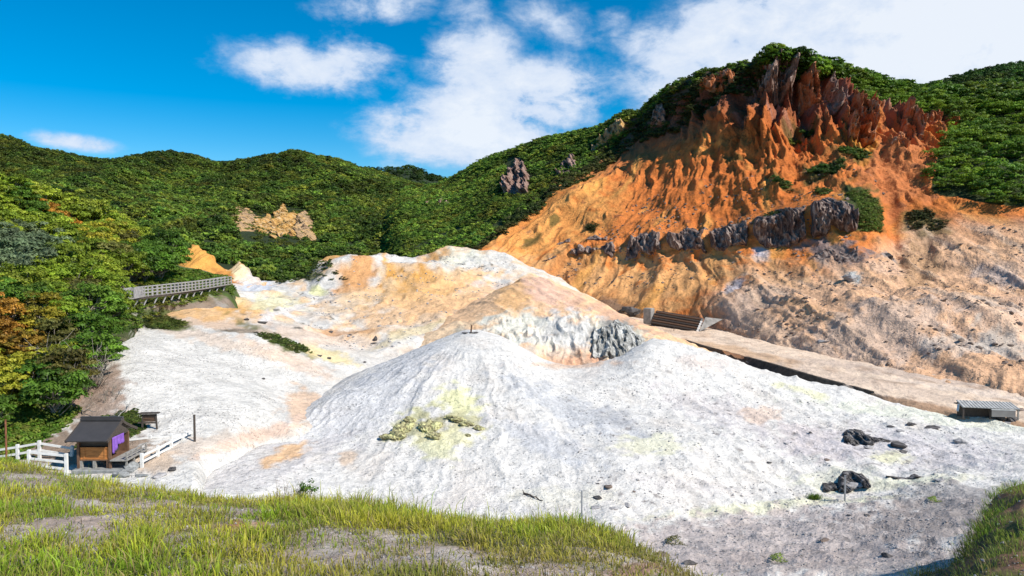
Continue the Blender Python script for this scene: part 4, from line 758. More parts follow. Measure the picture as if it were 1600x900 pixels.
class MB:
    def __init__(s): s.V = []; s.F = []
    def box(s, c, size, rot=None, bev=0.0):
        hx, hy, hz = [q / 2 for q in size]; R = rot or Matrix.Identity(3); c = Vector(c); n = len(s.V); b = min(bev, hx * .6, hy * .6, hz * .6)
        if b <= 0:
            for z in (-hz, hz):
                for (x, y) in ((-hx, -hy), (hx, -hy), (hx, hy), (-hx, hy)): s.V.append(c + R @ Vector((x, y, z)))
            s.F += [tuple(n + i for i in f) for f in ((0, 3, 2, 1), (4, 5, 6, 7), (0, 1, 5, 4), (1, 2, 6, 5), (2, 3, 7, 6), (3, 0, 4, 7))]
        else:
            for (z, k) in ((-hz, b), (-hz + b, 0), (hz - b, 0), (hz, b)):
                for (x, y) in ((-hx + k, -hy + k), (hx - k, -hy + k), (hx - k, hy - k), (-hx + k, hy - k)): s.V.append(c + R @ Vector((x, y, z)))
            s.F.append((n, n + 3, n + 2, n + 1)); s.F.append((n + 12, n + 13, n + 14, n + 15))
            for l in range(3):
                for i in range(4): s.F.append((n + l * 4 + i, n + l * 4 + (i + 1) % 4, n + l * 4 + 4 + (i + 1) % 4, n + l * 4 + 4 + i))
        return s
    def bar(s, a, b, w, h=None, up=(0, 0, 1), bev=0.0):
        a, b = Vector(a), Vector(b); d = b - a; L = d.length; x = d.normalized(); y = Vector(up).cross(x)
        if y.length < 1e-3: y = Vector((0, 1, 0)).cross(x)
        y.normalize(); z = x.cross(y); return s.box((a + b) / 2, (L, w, h or w), Matrix((x, y, z)).transposed(), bev)
    def tube(s, a, b, r, r2=None, sides=8):
        a, b = Vector(a), Vector(b); x = (b - a).normalized(); y = x.orthogonal().normalized(); z = x.cross(y); n = len(s.V); r2 = r if r2 is None else r2
        for (p, q) in ((a, r), (b, r2)):
            for i in range(sides): t = 2 * math.pi * i / sides; s.V.append(p + y * math.cos(t) * q + z * math.sin(t) * q)
        s.F += [(n + i, n + (i + 1) % sides, n + sides + (i + 1) % sides, n + sides + i) for i in range(sides)] + [tuple(n + i for i in range(sides))[::-1], tuple(n + sides + i for i in range(sides))]; return s
    def quad(s, pts, th=0.0):
        n = len(s.V); pts = [Vector(p) for p in pts]
        if th:
            nn = (pts[1] - pts[0]).cross(pts[2] - pts[0]).normalized() * th; s.V += pts + [p + nn for p in pts]; k = len(pts)
            s.F += [tuple(n + i for i in range(k))[::-1], tuple(n + k + i for i in range(k))] + [(n + i, n + (i + 1) % k, n + k + (i + 1) % k, n + k + i) for i in range(k)]
        else: s.V += pts; s.F.append(tuple(n + i for i in range(len(pts))))
        return s
    def build(s, name, mat, parent=None, smooth=False, origin=None):
        me = bpy.data.meshes.new(name); o0 = Vector(origin) if origin else Vector((0, 0, 0)); me.from_pydata([v - o0 for v in s.V], [], s.F); me.update()
        if smooth:
            for p in me.polygons: p.use_smooth = True
        me.materials.append(mat); o = bpy.data.objects.new(name, me); COL.objects.link(o); o.parent = parent; o.location = o0; return o
def empty(name, loc=(0, 0, 0), rz=0.0):
    o = bpy.data.objects.new(name, None); COL.objects.link(o); o.location = loc; o.rotation_euler = (0, 0, rz); o.empty_display_size = .3; return o
m_white = pmat('weathered_white_paint', (.72, .70, .66), .6, .12, 3)
m_grail = pmat('bleached_rail_paint', (.36, .34, .33), .7, .25, 3)
m_dkwood = pmat('dark_weathered_wood', (.075, .06, .05), .8, .35, 5, stretch=(1, 1, 6), bump=.3)
m_orwood = pmat('oiled_cedar_wood', (.42, .17, .05), .55, .3, 3, stretch=(1, 1, 5), bump=.2)
m_brwood = pmat('brown_wood', (.16, .09, .055), .7, .3, 4, bump=.2)
m_roof = pmat('dark_roof_sheet', (.060, .056, .056), .45, .12, 2)
m_grwood = pmat('grey_bleached_wood', (.30, .28, .25), .8, .3, 6, bump=.3)
m_purple = pmat('purple_cloth', (.22, .10, .42), .8, .2, 6, bump=.4)
m_steel = pmat('galvanised_steel', (.36, .37, .38), .45, .15, 3, metal=.5)
m_rust = pmat('rusty_steel', (.22, .09, .045), .8, .4, 6)
m_stone = pmat('grey_stone', (.26, .26, .25), .9, .4, 3, bump=.6)
m_conc = pmat('stained_concrete', (.28, .26, .235), .9, .35, 1.2, bump=.4)
m_dkconc = pmat('dark_stained_wall', (.085, .07, .055), .9, .5, 1.5, bump=.8)
m_rock = pmat('dark_boulder', (.10, .09, .085), .85, .7, 1.6, bump=1.0)
m_rockbr = pmat('brown_boulder', (.20, .15, .12), .9, .4, 2.2, bump=.9)
m_rockgr = pmat('grey_boulder', (.34, .32, .31), .9, .4, 2.0, bump=.8)

# ---------------------------------------------------------------- the small wooden hall
def shrine():
    r = empty('small_shrine', (-24.8, 45.6, 7.45)); tag(r, 'small wooden shrine hall with a dark gabled roof and purple cloth', 'shrine')
    b = lambda: MB()
    # local: x along the ridge (ridge y = 0.4), front toward -y, entrance toward +x
    x0, x1, y0, y1 = -1.02, .86, -.85, 1.25
    m = b(); m.box(((x0 + x1) / 2, y0 + .05, .80), (x1 - x0 - .2, .06, .72)); m.build('front_panel', m_orwood, r)
    m = b()
    for x in (x0 + .34, x1 - .30): m.box((x, y0 + .012, .80), (.09, .05, .70))
    m.box(((x0 + x1) / 2, y0 + .01, 1.14), (x1 - x0 - .22, .055, .06)); m.box(((x0 + x1) / 2, y0 + .01, .47), (x1 - x0 - .22, .055, .06)); m.build('panel_trim', m_orwood, r)
    for (x, y, mt) in ((x0, y0, m_brwood), (x1, y0, m_brwood), (x0, y1, m_brwood), (x1, y1, m_brwood)):
        m = b(); m.box((x, y, .78), (.13, .13, 1.75), bev=.01); m.build('corner_post', mt, r)
    m = b(); m.box(((x0 + x1) / 2, y1 - .02, .95), (x1 - x0 - .15, .06, 1.2)); m.build('back_wall', m_brwood, r)
    m = b(); m.box((x0 + .01, (y0 + y1) / 2, .95), (.06, y1 - y0 - .16, 1.2)); m.build('side_wall', m_brwood, r)
    m = b(); m.box(((x0 + x1) / 2, y0 + .16, 1.42), (x1 - x0 - .15, .05, .44)); m.build('shaded_transom', m_dkwood, r)
    m = b(); m.box(((x0 + x1) / 2, (y0 + y1) / 2, .40), (x1 - x0 + .02, y1 - y0 + .02, .08)); m.build('floor', m_brwood, r)
    for x in (x0 + .12, -.1, x1 - .14):
        for y in (y0 + .08, y1 - .08):
            m = b(); m.box((x, y, .08), (.17, .17, .62), bev=.02); m.build('leg', m_grwood if x < 0 else m_brwood, r)
    m = b(); m.box((x1 - .14, .10, 1.15), (.05, .66, .95)); m.build('inner_shutter', m_dkwood, r)
    # purple cloth gathered in the entrance gable
    n = 22; V = []; Fq = []
    for i in range(n):
        for j in range(9):
            t = i / (n - 1); v = j / 8; y = y0 + .10 + t * 1.35; sag = .08 * math.sin(t * math.pi * 7) * (.3 + v); low = 1.72 - v * (.95 * (1 - .55 * t) + .10 * math.sin(t * 9)); V.append((x1 + .09 + sag * .6, y, low))
    for i in range(n - 1):
        for j in range(8): k = i * 9 + j; Fq.append((k, k + 9, k + 10, k + 1))
    me = bpy.data.meshes.new('purple_cloth'); me.from_pydata(V, [], Fq); me.materials.append(m_purple); [setattr(p, 'use_smooth', True) for p in me.polygons]
    o = bpy.data.objects.new('purple_cloth', me); COL.objects.link(o); o.parent = r; s = o.modifiers.new('thick', 'SOLIDIFY'); s.thickness = .015
    # roof: two curved slopes along x
    def slope(y_e, z_e, nm):
        m = b(); N = 8; L, Rr = -1.42, .98; pts = []
        for i in range(N + 1):
            t = i / N; y = .35 + (y_e - .35) * t; z = 2.50 + (z_e - 2.50) * (t ** .86); pts.append((y, z))
        for i in range(N):
            (ya, za), (yb, zb) = pts[i], pts[i + 1]; q = [(L, ya, za), (L, yb, zb), (Rr, yb, zb), (Rr, ya, za)]
            if y_e > 0: q = q[::-1]
            m.quad(q, .07)
        rf = m.build(nm, m_roof, r)
        e = b()
        for i in range(N):
            (ya, za), (yb, zb) = pts[i], pts[i + 1]; e.bar((Rr + .035, ya, za + .01), (Rr + .035, yb, zb + .01), .07, .16); e.bar((L - .035, ya, za + .01), (L - .035, yb, zb + .01), .07, .16)
        e.build('verge_board', m_dkwood, rf); return rf
    slope(-1.42, 1.62, 'roof'); slope(2.15, 1.62, 'roof')
    m = b(); m.box((-.22, .35, 2.60), (2.50, .34, .15), bev=.02); m.box((-.22, .35, 2.72), (2.56, .20, .09), bev=.02); m.build('ridge_cap', m_roof, r)
    m = b(); m.quad([(x1 - .02, y0, 1.62), (x1 - .02, y1 + .2, 1.62), (x1 - .02, .35, 2.42)], .05); m.build('gable_board', m_dkwood, r)
    # veranda and its low railing
    m = b(); m.box((1.42, .35, .40), (1.0, 2.7, .07)); 
    for y in (-.8, 0.1, 1.0, 1.6): m.box((1.8, y, .16), (.10, .10, .46))
    v = m.build('veranda', m_grwood, r)
    for y in (-.88, -.3, .3, .9, 1.5): m = b(); m.box((1.86, y, .62), (.07, .07, .40)); m.build('baluster', m_grwood, v)
    m = b(); m.bar((1.86, -.95, .84), (1.86, 1.65, .84), .08, .06); m.bar((1.86, -.95, .60), (1.86, 1.65, .60), .05, .05); m.build('handrail', m_grwood, v)
    m = b(); m.box((.55, .3, -.30), (3.6, 3.1, .40), bev=.05); m.box((2.35, .6, -.40), (.8, 2.2, .40), bev=.06); m.build('stone_base', m_stone, r)
    return r
shrine()

def fence(name, label, posts, rails=(.95, .52), ph=1.12, pw=.16, rw=.07, rh=.13, mat=m_white, group=None, beam=None):
    b0 = Vector(posts[0]); r = empty(name, b0); tag(r, label, 'fence', group)
    for p in posts:
        p = Vector(p) - b0; MB().box(p + Vector((0, 0, ph / 2 - .12)), (pw, pw, ph + .24), bev=.015).build('post', mat, r)
    for h in rails:
        for a, c in zip(posts[:-1], posts[1:]):
            a = Vector(a) - b0; c = Vector(c) - b0; m = MB().bar(a + Vector((0, -.02, h)), c + Vector((0, -.02, h)), rw, rh); m.build('rail', mat, r)
    if beam: m = MB().bar(Vector(beam[0]) - b0, Vector(beam[1]) - b0, .16, .30); m.build('bottom_beam', mat, r)
    return r
fence('white_fence', 'white rail fence at the far left running behind the shrine', [P(-12, 728, 47), P(28, 722, 47), P(62, 716, 47), P(113, 724, 47.2)], group=None)
fence('white_fence', 'short white rail fence nearest the grass bank, left of the shrine', [P(46, 732, 44.2), P(104, 738, 44.2)], rails=(.98, .6, .2))
fence('white_fence', 'white two-rail fence running right from behind the shrine veranda', [P(193, 711, 49.2), P(200, 710, 49), P(235, 706, 49.4), P(268, 704, 49.8), P(290, 700, 50.4)])
fence('white_fence', 'pinkish white ramp fence with a thick bottom beam beside the pale slope', [P(222, 737, 45.2), P(247, 724, 46.8), P(268, 713, 48.2), P(286, 704, 49.5), P(301, 697, 50.4)], rails=(.95, .6), beam=(P(222, 741, 45), P(304, 696, 50.4)))
def pole(name, label, a, h, r, mat, cat='post', lean=(0, 0)):
    b = MB(); b.tube((0, 0, -.3), (lean[0], lean[1], h), r, r * .9, 10); b.tube((lean[0], lean[1], h), (lean[0], lean[1], h + .02), r * 1.15, r * 1.15, 10); o = b.build(name, mat); o.location = a; return tag(o, label, cat)
pole('wooden_post', 'thin dark wooden post at the upper end of the ramp fence', V.at(304, 690), 1.75, .08, m_dkwood)
pole('rusty_post', 'thin rusty post standing at the far left behind the fence', P(10, 712, 46), 2.2, .06, m_rust)
pole('metal_post', 'thin grey metal post just beyond the grass bank in the centre', PV(909, 806, 40), 1.35, .045, m_steel)
pole('metal_post', 'grey metal post beside the dark boulder on the right slope', B.at(1320, 783), 1.7, .06, m_steel)
pole('thin_marker', 'small thin dark marker rod on the road by the stepped wall', Rd.at(1052, 517), .95, .05, m_dkwood, 'marker')
b_ = MB(); b_.box((0, 0, -.1), (.9, .5, .25)); m_ = B.at(1320, 784)
# notice board
def board():
    c = V.at(234, 672); r = empty('notice_board', c, .12); tag(r, 'dark wooden notice board with a small roof on the pale slope', 'sign')
    for x in (-.42, .42): MB().bar((x * 1.15, 0, -.2), (x, 0, 1.05), .10, .10).build('leg', m_dkwood, r)
    MB().box((0, .02, .80), (.84, .05, .50)).build('panel', m_brwood, r); 
    m = MB()
    for k in range(4): m.box((0, -.02, .62 + k * .12), (.80, .03, .02))
    m.build('panel_batten', m_dkwood, r)
    MB().box((.03, 0, 1.14), (1.25, .34, .07)).build('board_roof', m_dkwood, r); MB().bar((-.75, .02, .48), (.46, 0, .46), .08, .09).build('crossbar', m_dkwood, r)
board()
# stones at the ramp and dead branches
def rockmesh(seed, flat=.7, jag=.35, n=3, cuts=13):
    import bmesh
    bm = bmesh.new(); g = np.random.default_rng(seed * 17)
    if cuts > 5:                                                            # angular, hull of scattered corners
        for _ in range(15):
            d = g.normal(size=3); d /= np.linalg.norm(d); bm.verts.new(d * (.85 + .3 * g.random()) * [1.1, .8, 1])
        r = bmesh.ops.convex_hull(bm, input=bm.verts); bmesh.ops.delete(bm, geom=[v for v in bm.verts if not v.link_faces], context='VERTS')
        bmesh.ops.bevel(bm, geom=bm.edges[:], offset=.05, segments=1, affect='EDGES'); bmesh.ops.triangulate(bm, faces=bm.faces[:])
        bmesh.ops.subdivide_edges(bm, edges=bm.edges[:], cuts=3, use_grid_fill=True)
        v = np.array([q.co[:] for q in bm.verts]); v = v * (1 + .16 * fbm(v[:, 0] * 2.2 + seed, v[:, 1] * 2.2, v[:, 2] * 4.5, 4))[:, None] * [1, 1, flat]
    else:
        bmesh.ops.create_icosphere(bm, subdivisions=n + 1, radius=1.0); v = np.array([q.co[:] for q in bm.verts]); s = seed * 7.7
        v = v * (1 + jag * fbm(v[:, 0] * 1.1 + s, v[:, 1] * 1.1, v[:, 2] * 1.1, 5))[:, None] * [1, .85, flat]; v += .10 * np.stack([fbm(v[:, 0] * 4, v[:, 1] * 4, v[:, 2] * 4 + i, 4) for i in range(3)], -1)
    for q, w in zip(bm.verts, v): q.co = w
    me = bpy.data.meshes.new('boulder'); bm.to_mesh(me); bm.free(); return me
RM = [rockmesh(i + 1, .55 + .1 * (i % 4)) for i in range(7)]
RML = [rockmesh(i + 11, .6, .75, 3, 3) for i in range(7)]
RMS = {}
def rock(name, label, sheet, px, py, wpx, hk=1.0, mat=m_rock, rz=None, k=None, cat='boulder', group=None, tilt=0.0, sink=.15):
    c = sheet.at(px, py); d = c[1]; w = wpx / F * d / 2; k = rnd.randrange(7) if k is None else k; key = (k, mat.name)
    if key not in RMS: me = (RML if mat.name.startswith('sulphur') else RM)[k].copy(); me.materials.append(mat); RMS[key] = me
    o = bpy.data.objects.new(name, RMS[key]); COL.objects.link(o); o.location = (c[0], c[1], c[2] + w * (.28 - sink) * hk); o.scale = (w, w * 1.0, w * hk); o.rotation_euler = (tilt, tilt * .4, rnd.random() * 6.28 if rz is None else rz); return tag(o, label, cat, group)
BR = [
 ('blocky black boulder with a bright top, end of the dark row', 1404, 698, 27, 1.0, m_rock),
 ('low dark stone under the blocky black boulder', 1412, 706, 18, .6, m_rock), ('flat grey stone in front of the largest slab', 1358, 700, 18, .5, m_rockgr), ('flat dark stone lying above the dark boulder row', 1422, 663, 18, .5, m_rock), ('wide flat dark stone to the right above the row', 1454, 669, 26, .5, m_rock),
 ('pointed grey stone alone at the far right of the slope', 1500, 691, 22, .7, m_rockgr), ('small flat stone above the dark boulder row, left one', 1392, 667, 14, .5, m_rock), ('small grey stone between the row and the flat stones', 1408, 674, 15, .5, m_rockgr), ('small dark stone high on the slope, left of the big slab', 1266, 676, 8, .8, m_rock),
 ('small stone at the left of the right slope', 1228, 693, 10, .7, m_rockgr), ('small brown stone below the big slab', 1291, 719, 10, .9, m_rockbr), ('tiny dark stone at the left of the brown stone', 1202, 722, 9, .6, m_rock),
 ('grey rounded boulder in front of the tilted slab', 1336, 760, 34, .7, m_rockgr),
 ('small pointed stone near the right grass bank', 1468, 752, 18, .7, m_rockgr),
 ('small black stone on the grey gravel below the post', 1353, 804, 13, .6, m_rock), ('tiny black stone left of the small black one', 1328, 805, 9, .5, m_rock), ('low brown stone half buried in the grey gravel', 1290, 846, 20, .4, m_rockbr), ('dark stone at the lower edge of the gravel', 1385, 868, 22, .5, m_rock),
 ('brown rounded boulder in the centre behind the metal post', 950, 760, 17, .9, m_rockbr), ('grey angular stone below the brown rounded boulder', 935, 779, 16, .6, m_rock), ('small dark stone left of the brown boulder', 934, 756, 6, .7, m_rock), ('pale grey stone right of the centre metal post', 930, 793, 18, .5, m_rockgr), ('pair stone of grey rock next to the post stones', 958, 795, 16, .5, m_rockgr),
 ('wide pale stone on the gravel right of the post', 980, 790, 24, .4, m_rockgr), ('small orange brown stone on the white gravel', 990, 768, 8, .6, m_rockbr), ('dark stone at the right end of the grass bank', 1036, 868, 26, .5, m_rockbr), ('pale stone in the small gully by the grass end', 1040, 866, 14, .7, m_rockgr), ('dark stone in the gully right of the grass bank', 1080, 880, 24, .5, m_rock)]
for (l, px, py, w, hk, mt) in BR: rock('boulder', l, B, px, py, w, hk, mt, tilt=.25 if w > 40 else 0)
for (l, px, py, w, hk, mt) in [('dark stone cluster in the valley behind the white mound, top stone', 588, 532, 11, 1.3, m_rock), ('dark stone in the valley low and left of the mound', 570, 566, 8, 1.2, m_rock), ('dark stone just left of the valley cluster', 583, 536, 9, .7, m_rock), ('dark stone at the orange patch in the valley', 515, 520, 10, .8, m_rock), ('second dark stone at the orange patch', 548, 524, 8, .7, m_rock), ('grey stone on the pale ledge below the boardwalk', 386, 500, 12, .7, m_rock), ('dark stone at the brush strip on the white fan', 500, 556, 12, .8, m_rock), ('dark stone at the right of the brush strip', 514, 560, 10, .7, m_rock), ('dark stone at the head of the gulch', 410, 505, 20, .6, m_rock), ('thin dark stump stone on the left white fan', 412, 592, 6, 1.4, m_rock), ('dark grey stone below the ramp fence', 250, 740, 26, .5, m_rockgr), ('brown grey stone by the ramp fence foot', 270, 734, 20, .5, m_rock)]:
    rock('boulder', l, V, px, py, w, hk, mt)
for i, (px, py, w) in enumerate([(190, 742, 30), (205, 735, 26), (222, 744, 22)]):
    rock('boulder', ['blue grey boulder below the shrine veranda', 'upper grey boulder beside the shrine steps', 'grey boulder between the shrine and ramp fence'][i], V, px, py, w, .9, m_stone)
# sulphur lumps
def sulmat():
    m, nt, b = newmat('sulphur_crust'); v = nt.nodes.new('ShaderNodeTexCoord').outputs['Object']; n = nnoise(nt, v, 1.6, 6, .65); n2 = nnoise(nt, v, 6, 4, .6)
    cr = nt.nodes.new('ShaderNodeValToRGB'); e = cr.color_ramp.elements; e[0].position = .38; e[0].color = (.22, .19, .10, 1); e[1].position = .60; e[1].color = (.66, .63, .30, 1); x = e.new(.5); x.color = (.42, .38, .20, 1); nt.links.new(n, cr.inputs[0])
    nt.links.new(nmul(nt, cr.outputs[0], nramp(nt, n2, .3, .7, .6, 1.25)), b.inputs['Base Color']); bp = nt.nodes.new('ShaderNodeBump'); bp.inputs['Strength'].default_value = 1; bp.inputs['Distance'].default_value = .12; nt.links.new(nmath(nt, 'ADD', n, n2), bp.inputs['Height']); nt.links.new(bp.outputs[0], b.inputs['Normal']); return m
m_sul = sulmat()
for (l, px, py, w, hk) in [('large yellow crusted sulphur lump, lower left on the white mound', 618, 682, 34, .9), ('yellow sulphur lump leaning on the large left one', 632, 668, 30, .9), ('small grey crown lump atop the left sulphur pair', 642, 657, 20, .8), ('round grey brown sulphur lump in the middle of the mound', 673, 668, 32, 1.05), ('lower half buried lump under the round middle one', 680, 682, 24, .6), ('grey crusted lump upper right of the sulphur group', 712, 655, 30, .6), ('flat yellowish lump right of the grey upper one', 728, 662, 24, .5), ('small yellow lump farthest right of the group', 749, 669, 16, .8), ('little tan lump below the upper right ones', 731, 680, 10, .7)]:
    rock('sulphur_lump', l, B, px, py, w * 1.15, hk, m_sul, cat='rock', tilt=.2, sink=.42)
# stub on the mound's top
c_ = B.at(735, 520); m = MB(); m.bar((0, 0, -.2), (.10, 0, .78), .22, .16); m.bar((.10, .02, .70), (.02, .02, .86), .07, .07); o = m.build('broken_post', m_brwood); o.location = c_; tag(o, 'broken dark stump post on the very top of the white mound', 'post')
for i, (dx, s, l) in enumerate([(-.6, .26, 'dark rubble piece left of the summit stump'), (.0, .22, 'dark rubble piece at the foot of the summit stump'), (.45, .28, 'dark rubble piece right of the summit stump')]):
    key = (i, m_rock.name)
    if key not in RMS: me = RM[i].copy(); me.materials.append(m_rock); RMS[key] = me
    o = bpy.data.objects.new('rubble_stone', RMS[key]); COL.objects.link(o); o.location = c_ + Vector((dx, -.25, .03)); o.scale = (s * 1.3, s, s * .7); tag(o, l, 'stone')

# ---------------------------------------------------------------- boardwalk
def boardwalk():
    pa = [P(194, 467, 78), P(207, 464.5, 80), P(260, 458, 86.5), P(305, 452, 94), P(352, 444, 104)]; k = np.array(pa); t = np.linspace(0, 4, 33); c = pchip(np.arange(5), k, t)
    r = empty('boardwalk', c[0]); tag(r, 'raised pale wooden boardwalk with railings along the left slope', 'boardwalk'); o0 = Vector(c[0])
    c = [Vector(q) - o0 for q in c]
    for side in (0, 1):
        off = Vector((.25, 1.6, 0)) * side; 
        for h in (1.02, .68, .34):
            m = MB()
            for a, b in zip(c[:-1], c[1:]): m.bar(a + off + Vector((0, 0, h)), b + off + Vector((0, 0, h)), .05, .07)
            m.build('rail', m_grail, r)
        for i, a in enumerate(c[::1]): MB().box(a + off + Vector((0, 0, .5)), (.11, .11, 1.15)).build('railing_post', m_grail, r)
    m = MB()
    for a, b in zip(c[:-1], c[1:]): m.quad([a, b, b + Vector((.25, 1.6, 0)), a + Vector((.25, 1.6, 0))], .10)
    m.build('deck', m_grwood, r); m = MB()
    for a, b in zip(c[:-1], c[1:]): m.bar(a + Vector((0, .1, -.2)), b + Vector((0, .1, -.2)), .14, .25)
    m.build('side_beam', m_dkwood, r)
    for i, a in enumerate(c):
        if i % 2 == 0: L = 2.3 - 1.9 * min(1, i / 18); MB().bar(a + Vector((0, .1, -.1)), a + Vector((-.55 * L, -.2, -.5 - L)), .13, .13).build('support', m_grail, r)
boardwalk()
pole('wooden_post', 'short dark stake on the grassy slope below the boardwalk', G.at(281, 470), 1.0, .09, m_dkwood)

# ---------------------------------------------------------------- stepped log wall at the cliff foot
def stepped():
    A0, B0 = PV(1016, 503, 150), PV(1088, 516, 143); A0.z -= .3; B0.z -= .3; r = empty('stepped_retaining_wall', A0); tag(r, 'dark stepped log retaining wall at the foot of the cliff', 'retaining wall')
    d = (B0 - A0); n = Vector((-d.y, d.x, 0)).normalized()
    for i in range(6):
        o = n * (.34 * i) + Vector((0, 0, .22 + .40 * i)); m = MB(); m.tube(o + d * .02, o + d, .21, .21, 8); m.build('log_course', m_brwood if i % 2 else m_dkwood, r)
        MB().box(o + d + d.normalized() * .22, (.42, .42, .40), bev=.05).build('end_block', m_white if i < 5 else m_conc, r)
    m = MB(); m.quad([n * .2 + Vector((0, 0, -.3)), n * .2 + d + Vector((0, 0, -.3)), n * 2.3 + d + Vector((0, 0, 2.5)), n * 2.3 + Vector((0, 0, 2.5))], -.05); m.build('backing', m_dkwood, r)
    m = MB(); m.box(-d.normalized() * .9 + n * .9 + Vector((0, 0, 1.3)), (1.7, 1.4, 3.2), Matrix.Rotation(math.atan2(d.y, d.x), 3, 'Z'), .12); m.build('end_pier', m_conc, r)
    m = MB(); e = d + d.normalized() * .5; m.quad([e, e + n * 5 + d.normalized() * 2.2 + Vector((0, 0, 2.4)), e + n * 2.3 + Vector((0, 0, 2.6))], .3); m.build('wing_wall', m_conc, r)
stepped()
# ---------------------------------------------------------------- long wall of the channel
def channel():
    top = pchip(np.arange(7), np.array([P(1068, 531, 123.2), P(1100, 541, 117), P(1150, 554, 109.3), P(1200, 567.5, 101), P(1270, 588, 92), P(1330, 604, 86.5), P(1362, 613, 83.4)]), np.linspace(0, 6, 60))
    r = empty('channel_wall', top[0]); tag(r, 'long dark stained retaining wall between white mound and dirt road', 'retaining wall'); o0 = top[0]; q = top - o0; V_, F_ = [], []
    tg = np.gradient(q, axis=0); nn = np.stack([tg[:, 1], -tg[:, 0], tg[:, 0] * 0], -1); nn /= np.linalg.norm(nn, axis=1)[:, None]; nn = -nn * np.sign(nn[:, 1:2]) if nn[5, 1] > 0 else nn
    rows = [(q - nn * .35 + [0, 0, -.1]), (q - nn * .3 + [0, 0, .10]), (q + nn * .05 + [0, 0, .10])] + [q + nn * (.1 + .16 * i) + [0, 0, .0 - .30 * i] + np.random.default_rng(i).normal(size=q.shape) * .06 for i in range(5)]
    X = np.stack(rows); f = grid_faces(*X.shape[:2]); o = mesh_np('wall_face', X.reshape(-1, 3), f, m_dkconc, parent=r); r2 = r
    m = MB()
    for a, b in zip(q[:26:3], q[3:29:3]): m.bar(a + nn[0] * .5 + [0, 0, -.45], b + nn[0] * .3 + [0, 0, -.85], .12, .12)
    m.build('pale_debris', m_grwood, r)
channel()
# ---------------------------------------------------------------- low shed by the road
def shed():
    c = PV(1543, 648, 73.2); c.z -= .3; r = empty('low_shed', c, math.radians(-9)); r.scale = (1.05, 1, .70); tag(r, 'low open shed with a pale ribbed roof by the dirt road', 'shed'); m = MB()
    L = 4.9
    m.quad([(-L / 2, -.75, 1.55), (L / 2, -.75, 1.45), (L / 2 - .1, 1.0, 1.95), (-L / 2 + .1, 1.0, 2.05)], .06); rf = m.build('roof', pmat('pale_roof_sheet', (.46, .44, .41), .7, .25, 2), r)
    m = MB()
    for i in range(17): x = -L / 2 + .1 + i * (L - .2) / 16; m.bar((x, -.77, 1.63 - .006 * i), (x * .97, 1.0, 2.13 - .006 * i), .10, .07)
    m.build('roof_rib', pmat('roof_rib_sheet', (.40, .385, .36), .7, .25, 2), rf)
    m = MB(); m.box((0, .85, .9), (L - .3, .08, 2.0)); m.build('back_wall', m_dkwood, r)
    for x in (-L / 2 + .15, 0, L / 2 - .12): MB().box((x, -.6, .75), (.12, .12, 1.6)).build('post', m_grwood if x > 1 else m_dkwood, r)
    MB().box((1.05, -.72, .85), (2.0, .07, .95)).build('front_panel', pmat('grey_panel', (.22, .205, .19), .8, .15, 1.5), r)
    MB().box((1.05, -.72, 1.37), (2.06, .11, .09)).build('panel_cap', m_white, r); MB().bar((-L / 2 - .25, -.3, .9), (-L / 2 + .05, .2, 1.75), .18, .12).build('slanted_brace', m_white, r)
shed()
for i, (px, py, w, l) in enumerate([(1500, 632, 22, 'brown earth clod heap left of the shed'), (1520, 645, 18, 'brown boulder below the left end of the shed'), (1548, 651, 16, 'pale brown boulder in front of the shed'), (1562, 655, 18, 'darker boulder in front of the grey shed panel'), (1582, 655, 24, 'dark grey boulder at the right end of the shed'), (1592, 640, 24, 'reddish boulder behind the shed corner'), (1575, 660, 14, 'small grey boulder low by the shed')]):
    rock('boulder', l, Rd, px, py, w, .7, [m_rockbr, m_rockbr, m_rockgr, m_rock, m_rock, m_rockbr, m_rockgr][i])

# ---------------------------------------------------------------- rock outcrops
def outmat(name, c1, c2, c3, sc=.5):
    m, nt, b = newmat(name); tc = nt.nodes.new('ShaderNodeTexCoord'); mp = nt.nodes.new('ShaderNodeMapping'); mp.inputs['Scale'].default_value = (1, 1, .35); nt.links.new(tc.outputs['Object'], mp.inputs[0])
    n = nnoise(nt, mp.outputs[0], sc, 6, .65, .6); n2 = nnoise(nt, tc.outputs['Object'], sc * 3.5, 5, .65)
    cr = nt.nodes.new('ShaderNodeValToRGB'); e = cr.color_ramp.elements; e[0].position = .36; e[0].color = (*c1, 1); e[1].position = .64; e[1].color = (*c3, 1); x = e.new(.5); x.color = (*c2, 1); nt.links.new(n, cr.inputs[0])
    nt.links.new(nmul(nt, cr.outputs[0], nramp(nt, n2, .3, .7, .65, 1.25)), b.inputs['Base Color']); bp = nt.nodes.new('ShaderNodeBump'); bp.inputs['Strength'].default_value = 1; bp.inputs['Distance'].default_value = .5 / sc * .3; nt.links.new(nmath(nt, 'ADD', n, n2), bp.inputs['Height']); nt.links.new(bp.outputs[0], b.inputs['Normal']); return m
m_ogrey = outmat('dark_columnar_rock', (.05, .035, .03), (.13, .10, .09), (.30, .26, .25), .55); m_otan = outmat('tan_orange_rock', (.20, .12, .07), (.50, .33, .18), (.62, .36, .12), .22); m_ogold = outmat('golden_rock', (.26, .13, .05), (.62, .34, .09), (.60, .45, .28), .22)
m_obr = outmat('brown_pink_rock', (.14, .07, .05), (.27, .17, .13), (.42, .30, .25), .35); m_ored = outmat('red_orange_rock', (.30, .09, .04), (.46, .16, .06), (.42, .28, .20), .4)
